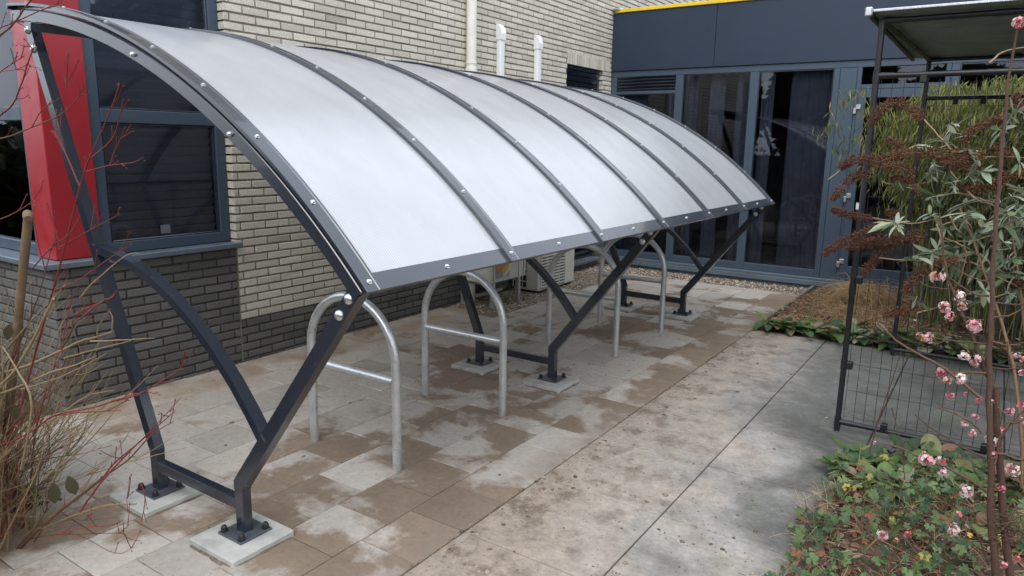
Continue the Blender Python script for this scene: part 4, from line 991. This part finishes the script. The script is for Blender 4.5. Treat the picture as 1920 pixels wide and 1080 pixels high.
flw = [(1758,518,16,'fade'),(1802,555,14,'fade'),(1804,573,13,'fade'),(1772,575,14,'pale'),(1779,593,12,'pink'),(1827,610,17,'pale'),(1726,632,12,'org'),(1740,633,13,'pale'),(1809,666,13,'pale'),(1827,676,15,'pale'),
 (1766,698,15,'pink'),(1775,713,12,'org'),(1801,710,15,'pale'),(1783,742,11,'pink'),(1810,739,6,'deep'),(1836,752,8,'deep'),(1828,781,9,'pink'),(1808,794,9,'pink'),(1823,811,10,'pink'),(1893,772,11,'pink'),(1880,807,7,'deep'),
 (1861,826,17,'white'),(1738,863,17,'pale'),(1734,851,8,'deep'),(1766,863,13,'pink'),(1862,852,9,'deep'),(1656,1003,14,'pale'),(1701,1001,9,'deep'),(1788,992,14,'pale'),(1798,963,9,'pink'),(1813,921,16,'pale'),(1769,886,12,'pale'),
 (1899,880,15,'fade'),(1877,915,10,'deep'),(1896,1006,12,'org'),(1883,1059,9,'deep'),(1908,1047,8,'deep'),(1908,42,13,'pink'),(1906,665,9,'pale'),(1917,672,8,'pink'),(1912,760,9,'deep'),(1918,790,8,'pink'),(1640,829,5,'pale'),(1860,752,7,'pale'),(1716,600,4,'pale'),(1680,1012,6,'org'),(1918,700,9,'pink'),(1790,592,5,'deep')]
pal = {'pale': [PALE, WHT, PINK, PALE], 'pink': [PINK, DP, PALE, PINK], 'deep': [DP, DP, PINK], 'white': [WHT, WHT, PALE], 'org': [ORG, PALE, ORG, (.5,.25,.15)], 'fade': [PALE, ORG, (.70,.48,.42), WHT]}
for (x, y, r, kd) in flw:
    c0 = at(x, y, 1, YV + rr(-.05, .05)); dist = (c0-CC).length; Rr = r*.72/FPX*dist; b = MB(); nfl = max(5, int(r*1.7))
    for i in range(nfl):
        d = V(rr(-1,1), rr(-1,1), rr(-1,1)).normalized(); fp = c0 + d*Rr*rr(.45,.95); fr_ = Rr*rr(.26,.42); cc_ = random.choice(pal[kd])
        s1 = d.orthogonal().normalized(); t1 = d.cross(s1); ph = rr(0, 6.28)
        b.tube([c0+d*Rr*.1, fp], fr_*.13, 4, mat=0, col=(.45,.12,.13) if kd != 'org' else (.3,.15,.08), caps=False)
        for k in range(5):
            a = ph + k*1.2566; pd = (s1*math.cos(a) + t1*math.sin(a))
            cjl = jc(cc_, .08)
            q = s1*math.cos(a+1.57) + t1*math.sin(a+1.57)
            b.add([fp, fp + pd*fr_*.6 + q*fr_*.36 + d*fr_*.25, fp + pd*fr_*1.05 + d*fr_*rr(-.1,.35), fp + pd*fr_*.6 - q*fr_*.36 + d*fr_*.25], [(0,1,2,3)], 0, True, cjl)
    b.build('flower_cluster', M['petal'], vb)
b = MB()   # birds-nest like tangle of thin twigs on the stem
for i in range(90):
    c0 = at(1895+rr(-35,30), 985+rr(-28,28), 1, YV+rr(-.04,.08)); d = V(rr(-1,1), rr(-1,1), rr(-.6,.6)).normalized()
    twig(b, [c0-d*.05, c0+V(rr(-.02,.02),0,rr(-.02,.02)), c0+d*.05], .0015, .0008, jc(TR2), 4, 0, 2)
b.build('twig_tangle', M['bark'], vb)

# ---- butterfly bush: brown seed heads, grey green leaves
YBU = 2.35
bb = empty('butterfly_bush', (2.78, YBU, 0), 'straggly bush with brown drooping seed spikes and grey green leaves before the cage', 'shrub')
z2 = lambda l: [(1560+a/4.5, 180+c/4.5) for a, c in l]
z3 = lambda l: [(1560+a/4.5, 380+c/4.5) for a, c in l]
spikes = [ (z2([(330,235),(370,160),(430,95),(540,55),(640,90),(720,150),(780,200)]), 9), (z2([(80,600),(130,560),(200,530),(330,540),(470,580),(600,610),(700,680)]), 9), (z2([(0,862),(60,800),(150,710),(230,665),(330,680)]), 7),
 (z2([(450,520),(600,485),(800,480),(1000,490),(1200,510),(1300,515)]), 10), (z2([(900,540),(1060,560),(1150,590),(1250,540)]), 11), (z2([(1130,390),(1150,310),(1250,255),(1380,208),(1470,190)]), 6), (z2([(10,955),(100,990),(200,1010),(345,1032)]), 6.5),
 (z3([(-60,430),(0,380),(100,325),(200,290),(300,250),(430,205)]), 8), (z3([(130,380),(300,345),(420,330),(600,300),(800,270)]), 10), (z3([(270,600),(300,550),(360,480),(430,380),(550,330),(700,300)]), 7.5), (z3([(440,950),(600,912),(780,890)]), 6),
 (z3([(620,750),(650,700),(720,610),(830,540),(950,500),(1090,490)]), 7), (z2([(1060,740),(1200,775),(1330,770),(1450,700),(1620,630)]), 9), (z2([(480,370),(560,415),(610,440)]), 7), (z2([(690,770),(730,790),(770,800)]), 7), (z2([(1330,440),(1420,430),(1480,500),(1440,560)]), 7),
 (z3([(1350,700),(1500,680),(1640,690)]), 7), (z2([(470,980),(560,1000),(620,1040)]), 5), (z2([(1560,0),(1600,60),(1620,120)]), 14), (z2([(1640,640),(1700,600),(1800,560)]), 9), (z2([(500,690),(620,700),(700,720)]),5)]
SEED = [(.15,.062,.034),(.11,.045,.027),(.20,.09,.05),(.085,.04,.027)]
for pts, wr_ in spikes:
    dd = rr(-.12, .12); p = smooth_path([at(x, y, 1, YBU+dd) for x, y in pts], 6); b = MB(); Lt = sum((p[i+1]-p[i]).length for i in range(len(p)-1))
    b.tube(p, .002, 5, col=(.18,.10,.06), caps=False); rad = wr_/FPX*4.1*1.45
    n = int(Lt*2600); drk = random.choice([0, 0, 1])
    for i in range(n):
        t = rr()*(len(p)-1.001); j = int(t); c0 = p[j]+(p[j+1]-p[j])*(t-j); tt = t/(len(p)-1)
        ax = (p[j+1]-p[j]).normalized(); taper = min(1, .35+tt*2.2)
        s1 = ax.orthogonal().normalized(); t1 = ax.cross(s1); a = rr(0, 6.28); d = (s1*math.cos(a)+t1*math.sin(a) - ax*rr(.1,1.3)).normalized()
        q = c0 + d*rad*taper*rr(.1,.75); L = rr(.010,.019); w_ = L*.19; e1 = d.orthogonal().normalized()*w_; e2 = d.cross(e1)
        c_ = jc(SEED[1] if drk else random.choice(SEED), .25)
        b.add([q, q+d*L*.45+e1, q+d*L*.45+e2, q+d*L*.45-e1, q+d*L*.45-e2, q+d*L], [(0,2,1),(0,3,2),(0,4,3),(0,1,4),(5,1,2),(5,2,3),(5,3,4),(5,4,1)], 0, True, c_)
    b.build('seed_spike', M['bark'], bb)
b = MB(); ST = (.27,.19,.12); base = V(2.80, YBU, 0)
stems = [z2([(780,200),(860,290),(1015,460)]), z2([(345,1032),(500,1055),(680,1075),(850,1040),(1015,995)]), z2([(-30,705),(40,650),(85,600)]), z2([(1000,640),(1200,860),(1320,910),(1465,970),(1640,1100)]), z3([(930,290),(1080,350),(1240,440),(1400,560),(1550,660),(1680,760)]),
 z3([(930,325),(1150,325),(1300,290),(1480,225),(1700,180)]), z2([(1150,600),(1300,670),(1400,715),(1600,820),(1750,900)]), z2([(420,720),(500,745),(690,750),(850,715)]), z3([(400,465),(700,490),(980,470)]), z2([(1300,515),(1450,512),(1640,520)]), z2([(1060,815),(1200,860),(1380,900)]), z3([(1000,120),(1040,210),(1090,250)]), z3([(720,930),(830,900),(960,860)]),
 z3([(880,180),(920,300),(945,480),(980,700),(1000,900)]), z2([(1480,780),(1560,800),(1700,870)]), z2([(880,850),(1060,820),(1280,880),(1480,1000)]), z3([(1160,500),(1300,560),(1420,640),(1640,740)]), [(1855,118),(1880,98),(1925,88)], z3([(1150,880),(1280,830),(1400,790),(1560,720)])]
for pts in stems: twig(b, [at(x, y, 1, YBU+rr(-.1,.1)) for x, y in pts], rr(.003,.0055), .0022, jc(ST), 6, .002)
for (x, y) in ((1890,400),(1930,520),(1950,300),(1925,470),(1800,390),(1940,260)):
    e = at(x, y, 1, YBU); twig(b, [base, base+V((e.x-base.x)*.3, rr(-.1,.1), e.z*.5), e], .011, .004, jc((.19,.125,.08)), 7, .004)
b.build('stems', M['bark'], bb)
LG = [(.20,.25,.17),(.27,.31,.23),(.12,.18,.10),(.36,.39,.30),(.09,.14,.07),(.30,.33,.20)]
b = MB()
cl = [z2([p])[0] for p in ((790,380),(700,400),(1010,220),(1000,300),(1520,110),(1490,150),(860,600),(820,650),(1000,730),(1030,760),(845,850),(830,980),(1210,690),(1180,640),(1120,900),(1150,960),(1180,1000),(1560,900),(1600,560),(1490,820),(1300,880),(1260,600),(1400,280),(960,640),(920,720),(1600,980),(1450,1040),(1380,840),(1560,780),(560,730),(980,380),(1160,430))]
cl += [z3([p])[0] for p in ((540,165),(510,150),(1240,190),(1090,130),(1160,150),(960,220),(1440,320),(1500,120),(1590,180),(1400,400),(1280,520),(1240,560),(1290,740),(1460,750),(1490,550),(700,440),(820,430),(1050,455),(720,790),(1180,860),(1480,440),(1560,300),(1220,280),(1020,380),(890,390),(1590,620),(1250,430),(1100,290),(1360,250))]
cl += [(1900+rr(-30,30), rr(300,560)) for _ in range(7)] + [(1950+rr(-10,60), rr(200,700)) for _ in range(18)]
for (x, y) in cl:
    c0 = at(x, y, 1, YBU + rr(-.15, .15)); ax = V(rr(-.8,.3), rr(-.4,.4), rr(-.2,1)).normalized(); b.tube([c0-ax*.05, c0], .002, 5, col=(.3,.3,.2), caps=False)
    nl = random.randint(4, 8); big = rr(.75, 1.25)
    for k in range(nl):
        a = k*2.4+rr(-.3,.3); s1 = ax.orthogonal().normalized(); t1 = ax.cross(s1); d = (s1*math.cos(a)+t1*math.sin(a) + ax*rr(.0,.9) + V(0,0,-rr(.0,.9))).normalized()
        L = rr(.04,.115)*big; leaf(b, c0 - ax*rr(0,.03), d, ax, L, L*rr(.18,.30), jc(random.choice(LG), .15), rr(.0,.5), rr(.1,.4), 5)
    
b.build('leaves', M['leaf'], bb)

# ---- ground cover in the front bed
GC = [(.06,.12,.045),(.045,.095,.04),(.075,.145,.05),(.10,.165,.06),(.04,.075,.038),(.13,.17,.07)]
b = MB(); sb = MB()
def in_front(x, y): return bed_front(x+.09+rr(-.03,.03), y-.05)
cnt = 0
for i in range(5200):
    x, y = rr(1.88, 3.6), rr(-.6, 2.62)
    if not in_front(x, y): continue
    dens = .5+.5*math.sin(x*9+1.3*math.sin(y*7))*math.sin(y*8+x*3)
    if rr() > .08+.85*dens: continue
    h = rr(.03, .15)*(.4 + .6*min(1, max(0, (x-1.93)*5)))
    c = random.choice(GC)
    if rr() < .007: c = (.44,.34,.06)
    elif rr() < .05: c = (.24,.10,.05)
    elif rr() < .03: c = (.32,.30,.06)
    nrm = V(rr(-.7,.7), rr(-.9,.5), rr(.5,1)); R0 = rr(.010, .030)
    palm(b, V(x, y, .03+h), nrm, R0, jc(c, .2), random.choice([5,5,7]))
    sb.tube([V(x+rr(-.04,.04), y+rr(-.04,.04), .03), V(x, y, .03+h)], .0012, 4, col=jc((.22,.12,.06)), caps=False); cnt += 1
for i in range(5200):
    x, y = rr(1.95, 3.5), rr(-.5, 2.55)
    if not bed_front(x+.06, y-.03): continue
    p = V(x, y, rr(.04,.09)); d = V(rr(-1,1), rr(-1,1), rr(-.1,.35)).normalized(); l = rr(.04,.16)
    sb.tube(smooth_path([p, p+d*l*.5+V(0,0,rr(-.01,.025)), p+d*l], 2), .0012, 4, col=jc(random.choice([(.20,.10,.06),(.30,.20,.12),(.12,.07,.05),(.38,.29,.18)])), caps=False)
for i in range(3200):
    x, y = rr(1.95, 3.5), rr(-.5, 2.5)
    if not bed_front(x+.04, y-.02): continue
    leaf(b, V(x, y, rr(.035,.075)), (rr(-1,1), rr(-1,1), rr(-.3,.4)), (0,0,1), rr(.025,.065), rr(.015,.04), jc(random.choice([(.16,.085,.05),(.24,.14,.08),(.30,.21,.14),(.10,.06,.045)]), .2), rr(-.3,.5), rr(0,.4), 4)
sb.build('dead_stems', M['bark']); o = bpy.data.objects['dead_stems']; tag(o, 'tangle of thin brown dead stems under the leaves of the front bed', 'dead stems', kind='stuff')
tag(b.build('ground_cover', M['leaf']), 'low green lobed leaves with a few yellow and red ones filling the front bed', 'ground cover', kind='stuff')
def broad(b, p, d, L, W, col):
    d = Vector(d).normalized(); s = d.cross(V(0,0,1)).normalized(); u = s.cross(d); n = 7; vs_ = []
    cu = rr(-.1, .8)
    for i in range(n+1):
        t = i/n; wd = W*.5*max(.02, math.sin(math.pi*min(.985, t*.9+.10)))**.55
        c = p + d*L*t - u*cu*L*t*t + V(0,0,1)*0
        for q, f in ((-1,.16),(-.5,.0),(0,-.05),(.5,.0),(1,.16)): vs_.append(c + s*wd*q + u*(wd*f + rr(-.004,.004)))
    fs = [(5*i+j, 5*i+j+1, 5*i+j+6, 5*i+j+5) for i in range(n) for j in range(4)]
    b.add(vs_, fs, 0, True, col)
BG = [(.09,.16,.045),(.06,.115,.04),(.13,.19,.06),(.22,.13,.09),(.16,.17,.07),(.27,.24,.16),(.045,.08,.035),(.08,.13,.04)]
def bergenia(name, spots, lab, cat):
    b = MB()
    for (x, y, s) in spots:
        for k in range(random.randint(3, 5)):
            a = rr(0, 6.28); d = V(math.cos(a), math.sin(a)-.25, rr(.05,.9)); L = rr(.08,.135)*s
            p = V(x+rr(-.04,.04), y+rr(-.04,.04), .05); st = p + V(d.x, d.y, .8)*rr(.02,.06)
            b.tube([p, st], .004, 5, col=(.16,.17,.06), caps=False)
            broad(b, st, d, L, L*rr(.65,.85), jc(random.choice(BG), .15))
    return tag(b.build(name, M['leaf']), lab, cat, kind='stuff')
sp_ = [(rr(2.02, 2.35), rr(2.0, 2.4), .95) for _ in range(20)] + [(rr(2.2, 3.6), rr(2.3, 2.66), 1.0) for _ in range(62)] + [(rr(2.6,3.3), rr(1.8,2.4), 1.) for _ in range(12)]
bergenia('broad_leaf_plants', sp_, 'big rounded green and reddish leaves along the back of the front bed', 'ground cover')
sp_ = [(.86+i*.055+rr(-.03,.03), 5.16+rr(-.06,.09)+.04*math.sin(i), rr(.8,1.2)) for i in range(56)] + [(rr(.9,3.4), rr(5.1,5.28), 1.) for _ in range(40)] + [(rr(1.3,3.4), rr(5.25,5.5), 1.1) for _ in range(36)]
bergenia('broad_leaf_plants', sp_, 'row of big green leaves along the edge of the rear bed', 'ground cover')

# ---- dried grass clump in the rear bed
dgr = empty('dried_grass', (1.45, 6.9, .03), 'clump of dry straw coloured grass in the rear bed before the glazed door', 'grass clump')
b = MB()
for i in range(520):
    px, py = 1.50+rr(-.16,.25), 6.75+rr(-.22,.2); a = rr(0, 6.28) if rr() < .5 else rr(2.2, 4.0); L = rr(.25,.72); d = V(math.cos(a), math.sin(a)*.7, rr(.5,1.6)).normalized()
    p = V(px, py, .04); q1 = p+d*L*.5; q2 = q1+V(d.x, d.y, d.z-1.15).normalized()*L*.45; c = jc(random.choice([(.42,.29,.14),(.33,.21,.10),(.50,.37,.20),(.27,.16,.08)]), .15)
    b.tube(smooth_path([p, q1, q2], 3), .0022, 3, col=c, radii=[.0026,.0024,.0022,.002,.0016,.0011,.0006], caps=False)
b.build('blades', M['bark'], dgr)
b = MB()
for i in range(1500):
    x, y = rr(.85, 2.3), rr(5.35, 6.9); 
    if rr() < .35: x, y = rr(1.1, 1.8), rr(5.8, 6.6)
    d = V(rr(-1,1), rr(-1,1), 0).normalized(); L = rr(.05,.22); p = V(x, y, rr(.06,.10)); c = jc(random.choice([(.36,.24,.12),(.28,.17,.09),(.20,.13,.08),(.42,.31,.17)]), .2)
    b.tube(smooth_path([p, p+d*L*.5+V(rr(-.02,.02),rr(-.02,.02),rr(0,.05)), p+d*L], 2), .0022, 3, col=c, caps=False)
for i in range(700):
    x, y = rr(.82, 3.6), rr(5.2, 7.5); leaf(b, V(x, y, rr(.06,.09)), (rr(-1,1), rr(-1,1), rr(-.2,.3)), (0,0,1), rr(.03,.08), rr(.015,.04), jc(random.choice([(.22,.14,.08),(.13,.08,.05),(.33,.25,.16)])), rr(-.2,.4))
tag(b.build('straw_litter', M['bark']), 'loose straw and dead leaves lying on the soil of the rear bed', 'straw', kind='stuff')

# ---- green arching bamboo behind the cage
bo = empty('bamboo_bush', (2.45, 6.25, 0), 'bright green arching bamboo behind the mesh cage against the glazed building', 'bush')
b = MB(); lf = MB()
ends = []
for i in range(330):
    p = V(2.56+rr(-.6,1.1), 6.2+rr(-.3,.4), .02); a = rr(0, 6.28); sp1 = rr(.15,.75); top = V(p.x+math.cos(a)*sp1, min(7.2, p.y+math.sin(a)*sp1*.75), rr(1.7,2.35)); end = top + V(math.cos(a)*rr(.15,.4), min(.25, math.sin(a)*rr(.1,.3)), -rr(.2,.9))
    q = smooth_path([p, p*.4+top*.6+V(-math.cos(a)*.12,-math.sin(a)*.1,.1), top, end], 6); ends.append(q)
    b.tube(q, .005, 5, col=jc((.16,.17,.06)), radii=[.006-.0045*k/len(q) for k in range(len(q))], caps=False)
for k in range(22):   # dead dark twigs low down
    p = V(2.0+rr(-.2,1.3), 5.7+rr(-.2,.5), .03); twig(b, [p, p+V(rr(-.2,.2), rr(-.1,.1), rr(.2,.5)), p+V(rr(-.4,.4), rr(-.2,.2), rr(.5,1.0))], .006, .002, (.07,.045,.03), 5, .01)
b.build('canes', M['bark'], bo)
BM = [(.13,.16,.030),(.17,.195,.045),(.09,.12,.024),(.21,.21,.065),(.06,.085,.02),(.20,.17,.07)]
for q in ends:
    n = 200
    for i in range(n):
        t = rr(.28, 1)*(len(q)-1.001); j = int(t); c0 = q[j]+(q[j+1]-q[j])*(t-j) + V(rr(-.10,.10), rr(-.10,.10), rr(-.10,.06))
        d = V(rr(-.5,.35), rr(-.4,.4), -rr(.4,1.4)).normalized(); L = rr(.06,.13); w_ = L*.065
        s1 = d.cross(V(rr(-1,1), rr(-1,1), .2)).normalized()*w_
        c1 = c0+d*L*.5 + V(0,0,.006)
        lf.add([c0, c1+s1, c0+d*L, c1-s1], [(0,1,2,3)], 0, False, jc(random.choice(BM), .2))
lf.build('leaves', M['leaf'], bo)

# ---- hedge and trees added out of view, to darken the window reflections
def leafmass(b, c, R3, n, cols, s=(.10,.2)):
    for i in range(n):
        d = V(random.gauss(0,1), random.gauss(0,1), random.gauss(0,1)).normalized(); k = rr(.55,1)**.5
        p = V(c[0]+d.x*R3[0]*k, c[1]+d.y*R3[1]*k, c[2]+d.z*R3[2]*k); a = V(rr(-1,1), rr(-1,1), rr(-1,1)).normalized()*rr(*s); e = a.orthogonal().normalized()*a.length*.5
        b.add([p-a, p+e, p+a, p-e], [(0,1,2,3)], 0, False, jc(random.choice(cols), .3))
DG = [(.03,.05,.02),(.045,.07,.025),(.06,.06,.03)]
for i, (x, y, h) in enumerate(((-9,-3.0,1.7),(-12.5,-5.2,2.2),(-7.5,-11,5.2),(-3.2,-13,6.0),(1.2,-12,4.6),(5.2,-13.5,5.6),(9.2,-12,5.0),(14.5,-4,6.2),(15.5,1.5,6.8),(14.8,7,6.4),(16,12,7.))):
    t_ = empty('reflection_tree', (x, y, 0), 'dark tree %s the yard, added out of view to darken the window reflections' % ('low far side of','low outer side of','far left across','left across','straight across','right across','far right across','first beside','second beside','third beside','last beside')[i], 'tree', 'trees added out of view for the window reflections')
    b = MB(); b.tube([(x,y,0),(x+.1,y,h*.35),(x,y+.1,h*.7)], .14, 8, col=(.1,.07,.05), radii=[.17,.13,.06]); b.build('trunk', M['bark'], t_)
    b = MB(); leafmass(b, (x,y,h*.58), (2.3,2.3,h*.42), 6500, DG, (.16,.34)); b.build('crown', M['leaf'], t_)
b = MB(); b.box(-12, 12, -9.9, -9.4, -.04, 1.5)  # unseen hedge, added as a dark band for the glass to reflect
for i in range(9000): 
    p = V(rr(-12,12), -9.65+rr(-.35,.35), rr(0,1.75)); a = V(rr(-1,1), rr(-1,1), rr(-1,1)).normalized()*rr(.05,.11); e = a.orthogonal().normalized()*a.length*.5
    b.add([p-a, p+e, p+a, p-e], [(0,1,2,3)], 0, False, jc(random.choice(DG), .3))
b.c = [c if c != (1,1,1) else (.02,.03,.015) for c in b.c]
o = b.build('hedge', M['leaf'], None, (0, -9.65, 0)); tag(o, 'long clipped dark hedge across the yard, added out of view to darken reflections in the window glass', 'hedge')
